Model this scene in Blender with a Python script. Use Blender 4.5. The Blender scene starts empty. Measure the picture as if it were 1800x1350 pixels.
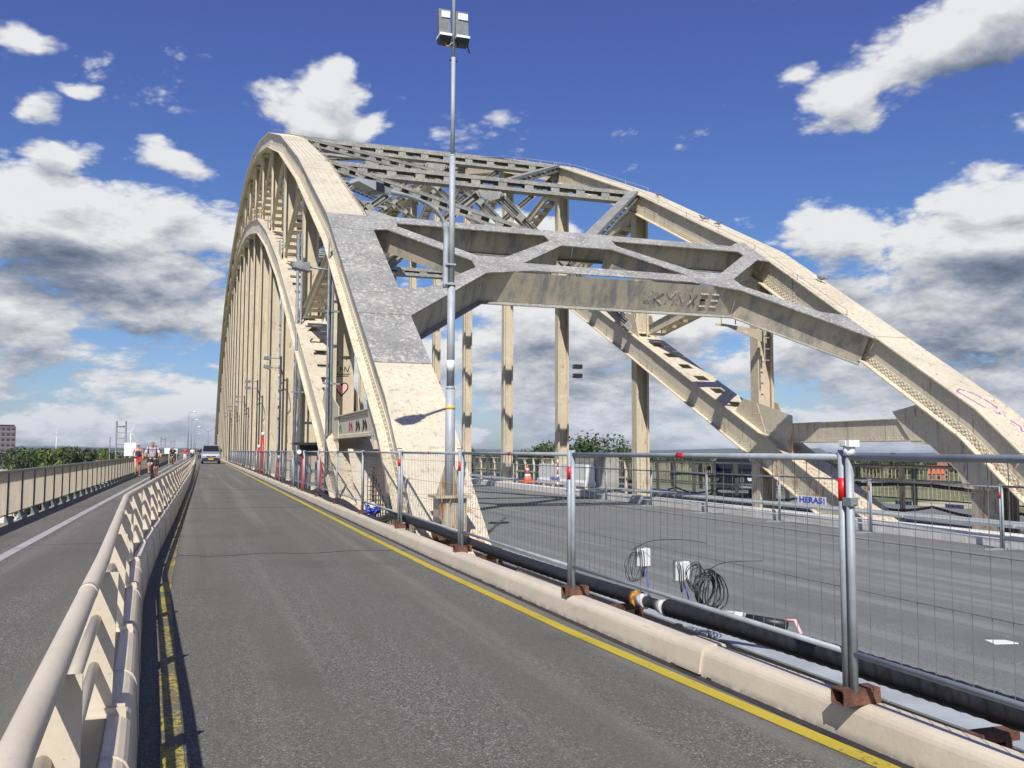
import bpy, bmesh, math, random
from mathutils import Vector, Matrix
random.seed(7)
R = math.radians
scene = bpy.context.scene
C = scene.collection

# ---------------------------------------------------------------- camera
PITCH = math.atan(119/1620); YAW = math.atan(550*math.cos(PITCH)/1620); ROLL = .004
fw = Vector((math.sin(YAW)*math.cos(PITCH), math.cos(YAW)*math.cos(PITCH), math.sin(PITCH)))
rt = Vector((math.cos(YAW), -math.sin(YAW), 0)); up = rt.cross(fw)
r2 = rt*math.cos(ROLL)+up*math.sin(ROLL); u2 = up*math.cos(ROLL)-rt*math.sin(ROLL)
cd = bpy.data.cameras.new('camera'); cam = bpy.data.objects.new('camera', cd); C.objects.link(cam)
M = Matrix((r2, u2, -fw)).transposed().to_4x4(); M.translation = Vector((0, 0, 1.35)); cam.matrix_world = M
cd.sensor_width = 36; cd.lens = 32.4; cd.clip_start = .05; cd.clip_end = 60000
scene.camera = cam

# ---------------------------------------------------------------- sun, world
SUNV = Vector((-.40, -.94, 1.0)).normalized()
sd = bpy.data.lights.new('sun', 'SUN'); sun = bpy.data.objects.new('sun', sd); C.objects.link(sun)
sd.energy = 5.0; sd.angle = R(.5); sd.color = (1, .95, .87)
sun.rotation_euler = (-SUNV).to_track_quat('-Z', 'Y').to_euler()
scene.view_settings.view_transform = 'Standard'; scene.view_settings.look = 'None'
scene.view_settings.exposure = 0.22; scene.view_settings.gamma = 1

world = bpy.data.worlds.new('World'); world.cycles.sampling_method = 'MANUAL'; world.cycles.sample_map_resolution = 512; scene.world = world; world.use_nodes = True

class NT:
    """tiny helper for building node trees"""
    def __init__(s, nt): s.nt = nt; s.nt.nodes.clear()
    def n(s, t, **k):
        nd = s.nt.nodes.new(t)
        for a, v in k.items(): setattr(nd, a, v)
        return nd
    def l(s, a, b): s.nt.links.new(a, b)
    def inp(s, sock, v):
        if isinstance(v, bpy.types.NodeSocket): s.l(v, sock)
        elif v is not None: sock.default_value = v
    def m(s, op, a, b=None, c=None, clamp=False):
        nd = s.n('ShaderNodeMath', operation=op, use_clamp=clamp)
        for i, v in enumerate((a, b, c)): s.inp(nd.inputs[i], v)
        return nd.outputs[0]
    def vm(s, op, a, b=None, scale=None):
        nd = s.n('ShaderNodeVectorMath', operation=op)
        s.inp(nd.inputs[0], a); s.inp(nd.inputs[1], b)
        if scale is not None: s.inp(nd.inputs['Scale'], scale)
        return nd.outputs['Value'] if op in ('DOT_PRODUCT', 'LENGTH') else nd.outputs[0]
    def ss(s, v, a, b, lo=0., hi=1.):
        nd = s.n('ShaderNodeMapRange', interpolation_type='SMOOTHSTEP')
        s.inp(nd.inputs[0], v); s.inp(nd.inputs[1], a); s.inp(nd.inputs[2], b); s.inp(nd.inputs[3], lo); s.inp(nd.inputs[4], hi)
        return nd.outputs[0]
    def noise(s, v, scale, detail=4, rough=.5, dist=0.):
        nd = s.n('ShaderNodeTexNoise'); s.inp(nd.inputs['Vector'], v)
        nd.inputs['Scale'].default_value = scale; nd.inputs['Detail'].default_value = detail
        nd.inputs['Roughness'].default_value = rough; nd.inputs['Distortion'].default_value = dist
        return nd.outputs['Fac']
    def mix(s, f, a, b, bt='MIX'):
        nd = s.n('ShaderNodeMix', data_type='RGBA', blend_type=bt)
        s.inp(nd.inputs[0], f)
        for i, v in ((6, a), (7, b)):
            if isinstance(v, tuple) and len(v) == 3: v = (*v, 1)
            s.inp(nd.inputs[i], v)
        return nd.outputs[2]
    def xyz(s, x, y, z):
        nd = s.n('ShaderNodeCombineXYZ')
        for i, v in enumerate((x, y, z)): s.inp(nd.inputs[i], v)
        return nd.outputs[0]
    def sep(s, v):
        nd = s.n('ShaderNodeSeparateXYZ'); s.l(v, nd.inputs[0]); return nd.outputs

# cloud density as a node group of the view direction (azimuth/elevation blobs + fractal noise)
CLOUDS = [(-7.4, 12.3, 11.4, 3.7, 0), (-1.9, 13.0, 4.2, 2.6, 0), (-9.4, 13.6, 4.4, 2.1, 0), (-4.9, 9.6, 9.5, 2.6, 0),
 (-8.1, 16.4, 4.5, 1.7, 10), (-9.4, 18.4, 1.9, 2.2, 0), (-2.43, 16.5, 3.6, 1.9, 0), (7.1, 19.9, 4.9, 2.2, -8), (7.3, 21.4, 2.6, 2.7, 0), (9.6, 19.6, 3.2, 1.9, 0),
 (44.4, 22.9, 8.6, 2.9, 20), (38.9, 20.6, 4.4, 2.9, 35), (47.6, 24.6, 7.0, 2.8, 20), (47.0, 11.2, 9.0, 3.2, -6), (39.1, 12.0, 4.6, 2.6, -20), (47.6, 13.4, 5.8, 2.5, 0),
 (-10.4, 22.9, 3.0, 1.5, 0), (27.5, 7.6, 6.5, 2.0, 0), (44.9, 7.2, 8.0, 2.2, 0), (-7.7, 20.1, 3.0, 1.2, -10), (20.5, 14.2, 4.5, 1.8, 0), (36.6, 22.0, 3.0, 1.8, 30),
 (75, 18, 16, 5, 0), (-45, 15, 18, 6, 0), (-80, 22, 14, 6, 0), (110, 12, 20, 5, 0), (170, 20, 22, 7, 0), (-140, 16, 20, 6, 0)]
ng = bpy.data.node_groups.new('cloud_density', 'ShaderNodeTree')
ng.interface.new_socket('Vector', in_out='INPUT', socket_type='NodeSocketVector')
ng.interface.new_socket('Density', in_out='OUTPUT', socket_type='NodeSocketFloat')
ng.interface.new_socket('Soft', in_out='OUTPUT', socket_type='NodeSocketFloat')
g = NT(ng)
gi = g.n('NodeGroupInput'); go = g.n('NodeGroupOutput')
V = g.vm('NORMALIZE', gi.outputs[0])
wn = g.n('ShaderNodeTexNoise'); g.l(V, wn.inputs['Vector']); wn.inputs['Scale'].default_value = 7.; wn.inputs['Detail'].default_value = 3
VR = V
V = g.vm('ADD', V, g.vm('SCALE', g.vm('SUBTRACT', wn.outputs['Color'], (.5, .5, .5)), None, scale=.075))
cur = None
for az, el, ra, rb, rot in CLOUDS:
    a, e = R(az), R(el)
    c = Vector((math.sin(a)*math.cos(e), math.cos(a)*math.cos(e), math.sin(e)))
    h = Vector((math.cos(a), -math.sin(a), 0)); v = h.cross(c)
    h2 = h*math.cos(R(rot))+v*math.sin(R(rot)); v2 = v*math.cos(R(rot))-h*math.sin(R(rot))
    d = g.vm('SUBTRACT', V, tuple(c))
    A = g.vm('DOT_PRODUCT', d, tuple(h2/R(ra*.92))); B = g.vm('DOT_PRODUCT', d, tuple(v2/R(rb*.90)))
    q = g.m('ADD', g.m('MULTIPLY', A, A), g.m('MULTIPLY', B, B))
    am_ = max(.10, min(1.0, .34*rb-.06)) if ra < 5.7 else 1.0
    val = g.m('MULTIPLY_ADD', g.m('SQRT', q), -1.0, am_)
    cur = val if cur is None else g.m('MAXIMUM', cur, val)
z = g.sep(VR)[2]; X = g.sep(VR)[0]; Y = g.sep(VR)[1]
# cumulus band low over the horizon
zc = g.m('MAXIMUM', z, 0.0)
band = g.m('MULTIPLY', g.ss(zc, .23, .12), g.ss(zc, -.02, .015))
zz = g.m('DIVIDE', zc, g.m('ADD', zc, .7))
ps = g.m('DIVIDE', 1.0, g.m('ADD', zc, .35))
q = g.xyz(g.m('MULTIPLY', X, ps), g.m('MULTIPLY', Y, ps), g.m('MULTIPLY', zz, 2.6))
n1 = g.noise(q, 3.3, 9, .60, .0)
vo = g.n('ShaderNodeTexVoronoi', feature='F1'); g.l(g.vm('ADD', q, g.vm('SCALE', g.vm('SUBTRACT', wn.outputs['Color'], (.5, .5, .5)), None, scale=.12)), vo.inputs['Vector'])
vo.inputs['Scale'].default_value = 9.5; vo.inputs['Detail'].default_value = 3.; vo.inputs['Roughness'].default_value = .66; vo.inputs['Lacunarity'].default_value = 2.2
vo.normalize = True
fb = g.m('ADD', g.m('MULTIPLY', g.m('SUBTRACT', n1, .5), 2.1), g.m('MULTIPLY', g.m('SUBTRACT', .36, vo.outputs['Distance']), 1.45))
nb = g.noise(q, 1.9, 2, .5)
bandv = g.m('SUBTRACT', g.m('MULTIPLY', band, g.m('ADD', .66, g.m('MULTIPLY', g.m('SUBTRACT', nb, .5), 2.5))), .34)
base = g.m('MAXIMUM', cur, bandv)
base = g.m('MAXIMUM', base, -.9)
dn = g.m('ADD', base, fb)
g.l(dn, go.inputs[0])
g.l(g.m('ADD', base, g.m('MULTIPLY', g.m('SUBTRACT', g.noise(q, 3.3, 3, .55), .5), 2.1)), go.inputs[1])

w = NT(world.node_tree)
tc = w.n('ShaderNodeTexCoord'); D = w.vm('NORMALIZE', tc.outputs['Generated'])
sky = w.n('ShaderNodeTexSky', sky_type='NISHITA'); sky.sun_disc = False
sky.sun_elevation = math.asin(SUNV.z); sky.sun_rotation = math.atan2(SUNV.x, SUNV.y)
sky.altitude = 30; sky.air_density = 1.0; sky.dust_density = .6; sky.ozone_density = 2.2
def dens(v, k=0):
    nd = w.n('ShaderNodeGroup'); nd.node_tree = ng; w.l(v, nd.inputs[0]); return nd.outputs[k]
dzvx = w.sep(D)[2]
d0 = dens(D)
d1 = dens(w.vm('ADD', D, (-.004, -.008, .016)))
d2 = dens(w.vm('ADD', D, (-.01, -.02, .055)), 1)
alpha = w.ss(d0, .0, .36)
dzv = w.sep(D)[2]
lit = w.m('SUBTRACT', d0, d1)
thick = w.m('MULTIPLY', w.ss(d2, -.30, 1.25), w.ss(dzvx, .03, .13, .45, 1.0))
br = w.m('ADD', w.m('SUBTRACT', .90, w.m('MULTIPLY', thick, .62)), w.m('MULTIPLY', lit, .62))
br = w.m('MINIMUM', w.m('MAXIMUM', br, .0), 1.0)
cr = w.n('ShaderNodeValToRGB'); w.l(br, cr.inputs[0])
el = cr.color_ramp.elements
el[0].position = 0.0; el[0].color = (1.15, 1.50, 2.25, 1)
el[1].position = 1.0; el[1].color = (8.2, 8.3, 8.4, 1)
e = el.new(.3); e.color = (2.3, 2.75, 3.6, 1)
e = el.new(.6); e.color = (4.7, 4.95, 5.5, 1)
tint = w.n('ShaderNodeValToRGB'); w.l(dzv, tint.inputs[0])
te = tint.color_ramp.elements; te[0].position = 0; te[0].color = (.70, .80, 1.05, 1); te[1].position = .42; te[1].color = (.60, .62, 1.12, 1)
e = te.new(.2); e.color = (.52, .70, 1.02, 1)
skyc = w.mix(1.0, sky.outputs[0], tint.outputs[0], 'MULTIPLY')
# clouds fade into the air near the horizon
far = w.ss(dzv, .0, .10)
cl = w.mix(w.m('MULTIPLY', w.m('SUBTRACT', 1.0, far), .35), cr.outputs[0], (3.7, 4.6, 6.5))
col = w.mix(alpha, skyc, cl)
bg = w.n('ShaderNodeBackground'); w.l(col, bg.inputs[0]); bg.inputs[1].default_value = .085
wo = w.n('ShaderNodeOutputWorld'); w.l(bg.outputs[0], wo.inputs[0])

# ---------------------------------------------------------------- materials
MATS = {}
def mat(name, fn):
    m = bpy.data.materials.new(name); m.use_nodes = True
    t = NT(m.node_tree); b = t.n('ShaderNodeBsdfPrincipled'); o = t.n('ShaderNodeOutputMaterial'); t.l(b.outputs[0], o.inputs[0])
    tc = t.n('ShaderNodeTexCoord').outputs['Object']
    fn(t, b, tc); MATS[name] = m; return m
def bump(t, b, h, dist, st=1.0):
    n = t.n('ShaderNodeBump'); n.inputs['Distance'].default_value = dist; n.inputs['Strength'].default_value = st
    t.l(h, n.inputs['Height']); t.l(n.outputs[0], b.inputs['Normal'])
def flat(col, rough=.6, metal=0., var=.12, scale=3., bmp=0.):
    def f(t, b, tc):
        n = t.noise(tc, scale, 6, .65)
        k = t.ss(n, .3, .7, 1-var, 1+var)
        c = t.vm('SCALE', col, None, scale=k)
        t.l(c, b.inputs['Base Color']); b.inputs['Roughness'].default_value = rough; b.inputs['Metallic'].default_value = metal
        if bmp: bump(t, b, t.noise(tc, scale*12, 4, .6), bmp)
    return f

def cream(t, b, tc, base=(.62, .56, .425), stains=1.0, rust=1.0):
    s = t.sep(tc)
    big = t.noise(tc, .8, 6, .6)
    c = t.mix(t.ss(big, .3, .72), base, tuple(v*.84 for v in base))
    fine = t.noise(tc, 9, 6, .65)
    c = t.mix(t.ss(fine, .40, .75, 0, .45*stains), c, tuple(v*.62 for v in base))
    streak = t.noise(t.xyz(t.m('MULTIPLY', s[0], 7.), t.m('MULTIPLY', s[1], 7.), t.m('MULTIPLY', s[2], .55)), 1., 6, .6)
    c = t.mix(t.ss(streak, .54, .74, 0, .6*stains), c, (.19, .185, .165))
    pale = t.noise(tc, 3.1, 3, .5)
    c = t.mix(t.ss(pale, .60, .70, 0, .45), c, (.66, .61, .50))
    gate = t.m('ADD', t.noise(tc, .55, 3, .5), t.ss(s[2], 2.4, -.2, 0, .13))
    rs = t.noise(t.xyz(t.m('MULTIPLY', s[0], 5.), t.m('MULTIPLY', s[1], 5.), t.m('MULTIPLY', s[2], .9)), 1.7, 8, .68)
    rf = t.m('MULTIPLY', t.ss(t.m('ADD', rs, t.ss(s[2], 2.0, .2, 0, .05)), .57, .66), t.ss(gate, .45, .56))
    rcol = t.mix(t.noise(tc, 25, 4), (.16, .055, .022), (.42, .20, .075))
    c = t.mix(t.m('MULTIPLY', rf, .85*rust), c, rcol)
    t.l(c, b.inputs['Base Color']); b.inputs['Roughness'].default_value = .5
    bump(t, b, t.noise(tc, 30, 5, .6), .002)
mat('cream_paint', cream)
mat('cream_dirty', lambda t, b, tc: cream(t, b, tc, (.46, .41, .31), 1.6, 1.5))
mat('cream_clean', lambda t, b, tc: cream(t, b, tc, (.60, .54, .42), .35, .35))
mat('cream_hanger', lambda t, b, tc: cream(t, b, tc, (.56, .49, .36), .7, 1.0))
def barrier_paint(t, b, tc):
    s = t.sep(tc); base = (.60, .53, .41)
    c = t.mix(t.ss(t.noise(tc, 1.6, 5, .6), .35, .65), base, tuple(v*.90 for v in base))
    c = t.mix(t.ss(t.noise(tc, 14, 7, .7), .50, .72, 0, .35), c, (.40, .36, .29))
    sc = t.noise(t.xyz(t.m('MULTIPLY', s[0], 22.), t.m('MULTIPLY', s[1], 2.2), t.m('MULTIPLY', s[2], 22.)), 1.0, 6, .65)
    c = t.mix(t.ss(sc, .63, .70, 0, .45), c, (.25, .22, .19))
    c = t.mix(t.ss(t.noise(tc, 34, 5, .65), .69, .73, 0, .8), c, (.24, .12, .06))
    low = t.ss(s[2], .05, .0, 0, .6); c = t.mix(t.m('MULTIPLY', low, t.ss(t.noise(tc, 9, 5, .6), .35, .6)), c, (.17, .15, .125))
    t.l(c, b.inputs['Base Color']); b.inputs['Roughness'].default_value = .42
    bump(t, b, t.noise(tc, 45, 4, .6), .0015)
mat('barrier_paint', barrier_paint)
def webstain(t, b, tc):
    s = t.sep(tc)
    n = t.noise(t.xyz(t.m('MULTIPLY', s[0], 2.6), t.m('MULTIPLY', s[1], 1.0), t.m('MULTIPLY', s[2], .8)), 1.3, 8, .7)
    c = t.mix(t.ss(n, .42, .68), (.50, .44, .335), (.22, .23, .225))
    c = t.mix(t.ss(t.noise(tc, 14, 5, .6), .5, .75, 0, .5), c, (.30, .28, .22))
    t.l(c, b.inputs['Base Color']); b.inputs['Roughness'].default_value = .6
mat('stained_web', webstain)
def grey(t, b, tc, lo=(.18, .182, .175), hi=(.54, .51, .43), amt=.495):
    s = t.sep(tc)
    a = t.noise(tc, 11., 9, .74, .3)
    st = t.noise(t.xyz(t.m('MULTIPLY', s[0], 6.0), t.m('MULTIPLY', s[1], 15.), t.m('MULTIPLY', s[2], 15.)), 1.6, 8, .75, .2)
    gate = t.noise(tc, .9, 4, .6)
    am = t.m('SUBTRACT', amt+.10, t.m('MULTIPLY', gate, .18))
    f = t.m('MAXIMUM', t.ss(a, am, t.m('ADD', am, .11)), t.ss(st, .56, .66, 0, .85))
    g1 = t.mix(t.ss(t.noise(tc, 1.6, 6, .65), .32, .7), lo, tuple(v*1.7 for v in lo))
    g1 = t.mix(t.ss(t.noise(tc, 30, 6, .7), .42, .62, 0, .6), g1, (.27, .275, .27))
    c = t.mix(t.m('MULTIPLY', f, .85), g1, hi)
    rn = t.noise(tc, 2.4, 7, .7); c = t.mix(t.ss(rn, .64, .72, 0, .6), c, (.25, .15, .09))
    t.l(c, b.inputs['Base Color']); b.inputs['Roughness'].default_value = .55
    bump(t, b, t.noise(tc, 18, 7, .7), .012)
mat('weathered_grey', grey)
mat('brace_grey', lambda t, b, tc: grey(t, b, tc, (.165, .168, .155), (.42, .39, .31), .49))
mat('rust', lambda t, b, tc: (flat((.13, .058, .035), .85, 0, .45, 9, .01)(t, b, tc)))
mat('galvanised', flat((.20, .225, .24), .55, .2, .2, 7))
mat('galvanised_light', flat((.30, .335, .36), .55, .15, .16, 5))
mat('pole_grey', flat((.34, .37, .395), .55, .1, .12, 4))
mat('grey_steel', flat((.16, .175, .18), .5, .3, .25, 6))
mat('dark_plastic', flat((.02, .021, .024), .45, 0, .2, 5))
mat('black_rubber', flat((.018, .018, .021), .55, 0, .4, 14))
mat('red_paint', flat((.56, .012, .012), .4, 0, .1, 6))
mat('white_paint', flat((.72, .73, .73), .45, 0, .06, 3))
mat('kerb_concrete', flat((.60, .59, .56), .8, 0, .12, 2.5, .004))
mat('concrete', flat((.30, .29, .265), .85, 0, .25, 2., .006))
mat('plate_grey', flat((.33, .36, .375), .6, 0, .14, 2.2))
mat('blue_mark', flat((.16, .23, .55), .7, 0, .5, 16))
mat('blue_sign', flat((.05, .07, .45), .5, 0, .05, 4))
mat('orange', flat((.85, .17, .05), .5, 0, .08, 4))
mat('green_mesh', flat((.02, .20, .15), .6, 0, .2, 6))
mat('glass_dark', flat((.012, .015, .018), .3, 0, .1, 1))
mat('silver_paint', flat((.42, .44, .48), .3, .5, .05, 2))
mat('black_paint', flat((.018, .02, .022), .22, .2, .1, 2))
mat('plate_yellow', flat((.72, .42, .02), .5, 0, .05, 2))
mat('collar_tape', flat((.40, .19, .03), .6, 0, .9, 22))
mat('pvc', flat((.55, .55, .52), .5, 0, .15, 20))
mat('headlamp', flat((.75, .78, .8), .1, .3, .1, 8))
mat('pink', flat((.78, .40, .40), .7, 0, .1, 8))
mat('stain_ink', flat((.36, .34, .285), .7, 0, .5, 18))
mat('ink', flat((.02, .02, .025), .7, 0, .1, 8))
mat('purple_ink', flat((.27, .05, .33), .7, 0, .1, 8))
mat('green_ink', flat((.12, .36, .20), .7, 0, .2, 8))
mat('red_ink', flat((.48, .12, .16), .7, 0, .2, 8))
mat('skin', flat((.52, .27, .19), .55, 0, .08, 8))
mat('hair_blond', flat((.50, .36, .18), .7, 0, .3, 20))
mat('hair_brown', flat((.20, .12, .06), .7, 0, .3, 20))
mat('cloth_black', flat((.018, .018, .028), .85, 0, .2, 12))
mat('cloth_red', flat((.50, .03, .03), .85, 0, .2, 12))
mat('cloth_white', flat((.66, .62, .62), .85, 0, .1, 12))
mat('cloth_navy', flat((.035, .03, .075), .85, 0, .2, 12))
mat('bark', flat((.09, .07, .05), .9, 0, .3, 3))
mat('roof_orange', flat((.40, .11, .055), .85, 0, .2, .8))
mat('house_white', flat((.62, .60, .56), .8, 0, .1, .4))
mat('house_brick', flat((.26, .13, .10), .85, 0, .2, .5))
def stripes(t, b, tc):
    s = t.sep(tc)
    k = t.m('FRACT', t.m('MULTIPLY', s[2], 14.))
    c = t.mix(t.m('GREATER_THAN', k, .55), (.36, .38, .44), (.62, .63, .66))
    c = t.mix(t.ss(t.m('ABSOLUTE', t.m('SUBTRACT', s[2], 1.33)), .022, .012), c, (.10, .02, .13))
    c = t.mix(t.ss(t.m('ABSOLUTE', t.m('SUBTRACT', t.m('ABSOLUTE', s[0]), .17)), .03, .02), c, (.12, .02, .16))
    t.l(c, b.inputs['Base Color']); b.inputs['Roughness'].default_value = .85
mat('cloth_striped', stripes)

def asphalt(c0, c1, tint):
    def f(t, b, tc):
        s = t.sep(tc)
        v = t.n('ShaderNodeTexVoronoi'); t.l(tc, v.inputs['Vector']); v.inputs['Scale'].default_value = 190
        vc = t.sep(v.outputs['Color'])[0]
        v2 = t.n('ShaderNodeTexVoronoi'); t.l(tc, v2.inputs['Vector']); v2.inputs['Scale'].default_value = 90
        vd = t.sep(v2.outputs['Color'])[1]
        c = t.mix(t.ss(vc, .25, 1.0), c0, c1)
        c = t.mix(t.ss(vd, .80, .95, 0, .7), c, (.30, .293, .275))
        c = t.mix(t.ss(vd, .16, .06, 0, .6), c, tuple(v*.5 for v in c0))
        c = t.mix(t.ss(vc, .93, 1.0, 0, .9), c, (.42, .41, .39))
        lane = t.noise(t.xyz(t.m('MULTIPLY', s[0], 1.5), t.m('MULTIPLY', s[1], .10), 0.), 1.2, 5, .6)
        c = t.mix(t.ss(lane, .38, .62, 0, .8), c, tuple(v*.80 for v in tint))
        trk = t.noise(t.xyz(t.m('MULTIPLY', s[0], 3.2), t.m('MULTIPLY', s[1], .05), 4.), 1.0, 3, .5)
        c = t.mix(t.ss(trk, .5, .66, 0, .5), c, tuple(v*1.35 for v in tint))
        patch = t.noise(tc, .5, 6, .6)
        c = t.mix(t.ss(patch, .50, .70, 0, .45), c, tuple(v*.55 for v in tint))
        spot = t.noise(tc, 3.3, 7, .7)
        c = t.mix(t.ss(spot, .62, .74, 0, .45), c, tuple(v*1.6 for v in tint))
        oil = t.noise(tc, 1.7, 5, .6); c = t.mix(t.ss(oil, .66, .74, 0, .5), c, tuple(v*.4 for v in tint))
        t.l(c, b.inputs['Base Color']); b.inputs['Roughness'].default_value = .82
        h = t.m('ADD', v.outputs['Distance'], t.m('MULTIPLY', v2.outputs['Distance'], .8)); bump(t, b, h, .006, .8)
    return f
mat('asphalt_brown', asphalt((.082, .079, .066), (.185, .179, .152), (.150, .145, .122)))
mat('asphalt_grey', asphalt((.125, .130, .124), (.235, .243, .233), (.205, .212, .203)))
mat('asphalt_path', asphalt((.092, .089, .077), (.172, .167, .147), (.140, .135, .119)))
def worn(col, under, amt):
    def f(t, b, tc):
        n = t.noise(tc, 26, 8, .75); n2 = t.noise(tc, 2.0, 4, .6)
        k = t.ss(t.m('ADD', n, t.m('MULTIPLY', t.m('SUBTRACT', n2, .5), .6)), amt, amt+.06)
        c = t.mix(k, col, under)
        c = t.mix(t.ss(n2, .4, .7, 0, .3), c, tuple(v*.6 for v in col))
        t.l(c, b.inputs['Base Color']); b.inputs['Roughness'].default_value = .7
        bump(t, b, t.noise(tc, 90, 3, .6), .003)
    return f
mat('yellow_line', worn((.44, .345, .03), (.12, .11, .08), .62))
mat('yellow_worn', worn((.36, .29, .04), (.10, .095, .08), .44))
mat('white_line', worn((.36, .355, .35), (.16, .155, .15), .60))
def ground(t, b, tc):
    n = t.noise(tc, .012, 5, .6); n2 = t.noise(tc, .15, 6, .6)
    c = t.mix(t.ss(n, .40, .52), (.085, .13, .035), (.17, .17, .07))
    c = t.mix(t.ss(n, .56, .62), c, (.055, .095, .03))
    c = t.mix(t.ss(n2, .4, .7, 0, .4), c, (.07, .10, .03))
    t.l(c, b.inputs['Base Color']); b.inputs['Roughness'].default_value = .95
mat('meadow', ground)
mat('sand', flat((.42, .36, .26), .95, 0, .2, .1))
mat('hill_forest', flat((.030, .055, .030), .95, 0, .4, .01))
def leafm(c0, c1):
    def f(t, b, tc):
        n = t.noise(tc, .9, 5, .65)
        t.l(t.mix(t.ss(n, .35, .65), c0, c1), b.inputs['Base Color']); b.inputs['Roughness'].default_value = .7
    return f
mat('leaf_dark', leafm((.016, .036, .010), (.042, .074, .020)))
mat('leaf_mid', leafm((.024, .050, .013), (.066, .098, .030)))
mat('leaf_light', leafm((.055, .085, .016), (.11, .145, .032)))
def facade(t, b, tc):
    s = t.sep(tc)
    fz = t.m('FRACT', t.m('DIVIDE', s[2], 3.1)); fx = t.m('FRACT', t.m('DIVIDE', t.m('ADD', s[0], s[1]), 2.6))
    win = t.m('MULTIPLY', t.m('GREATER_THAN', fz, .5), t.m('GREATER_THAN', fx, .42))
    t.l(t.mix(win, (.15, .12, .13), (.035, .04, .05)), b.inputs['Base Color']); b.inputs['Roughness'].default_value = .5
mat('tower_facade', facade)

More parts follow.
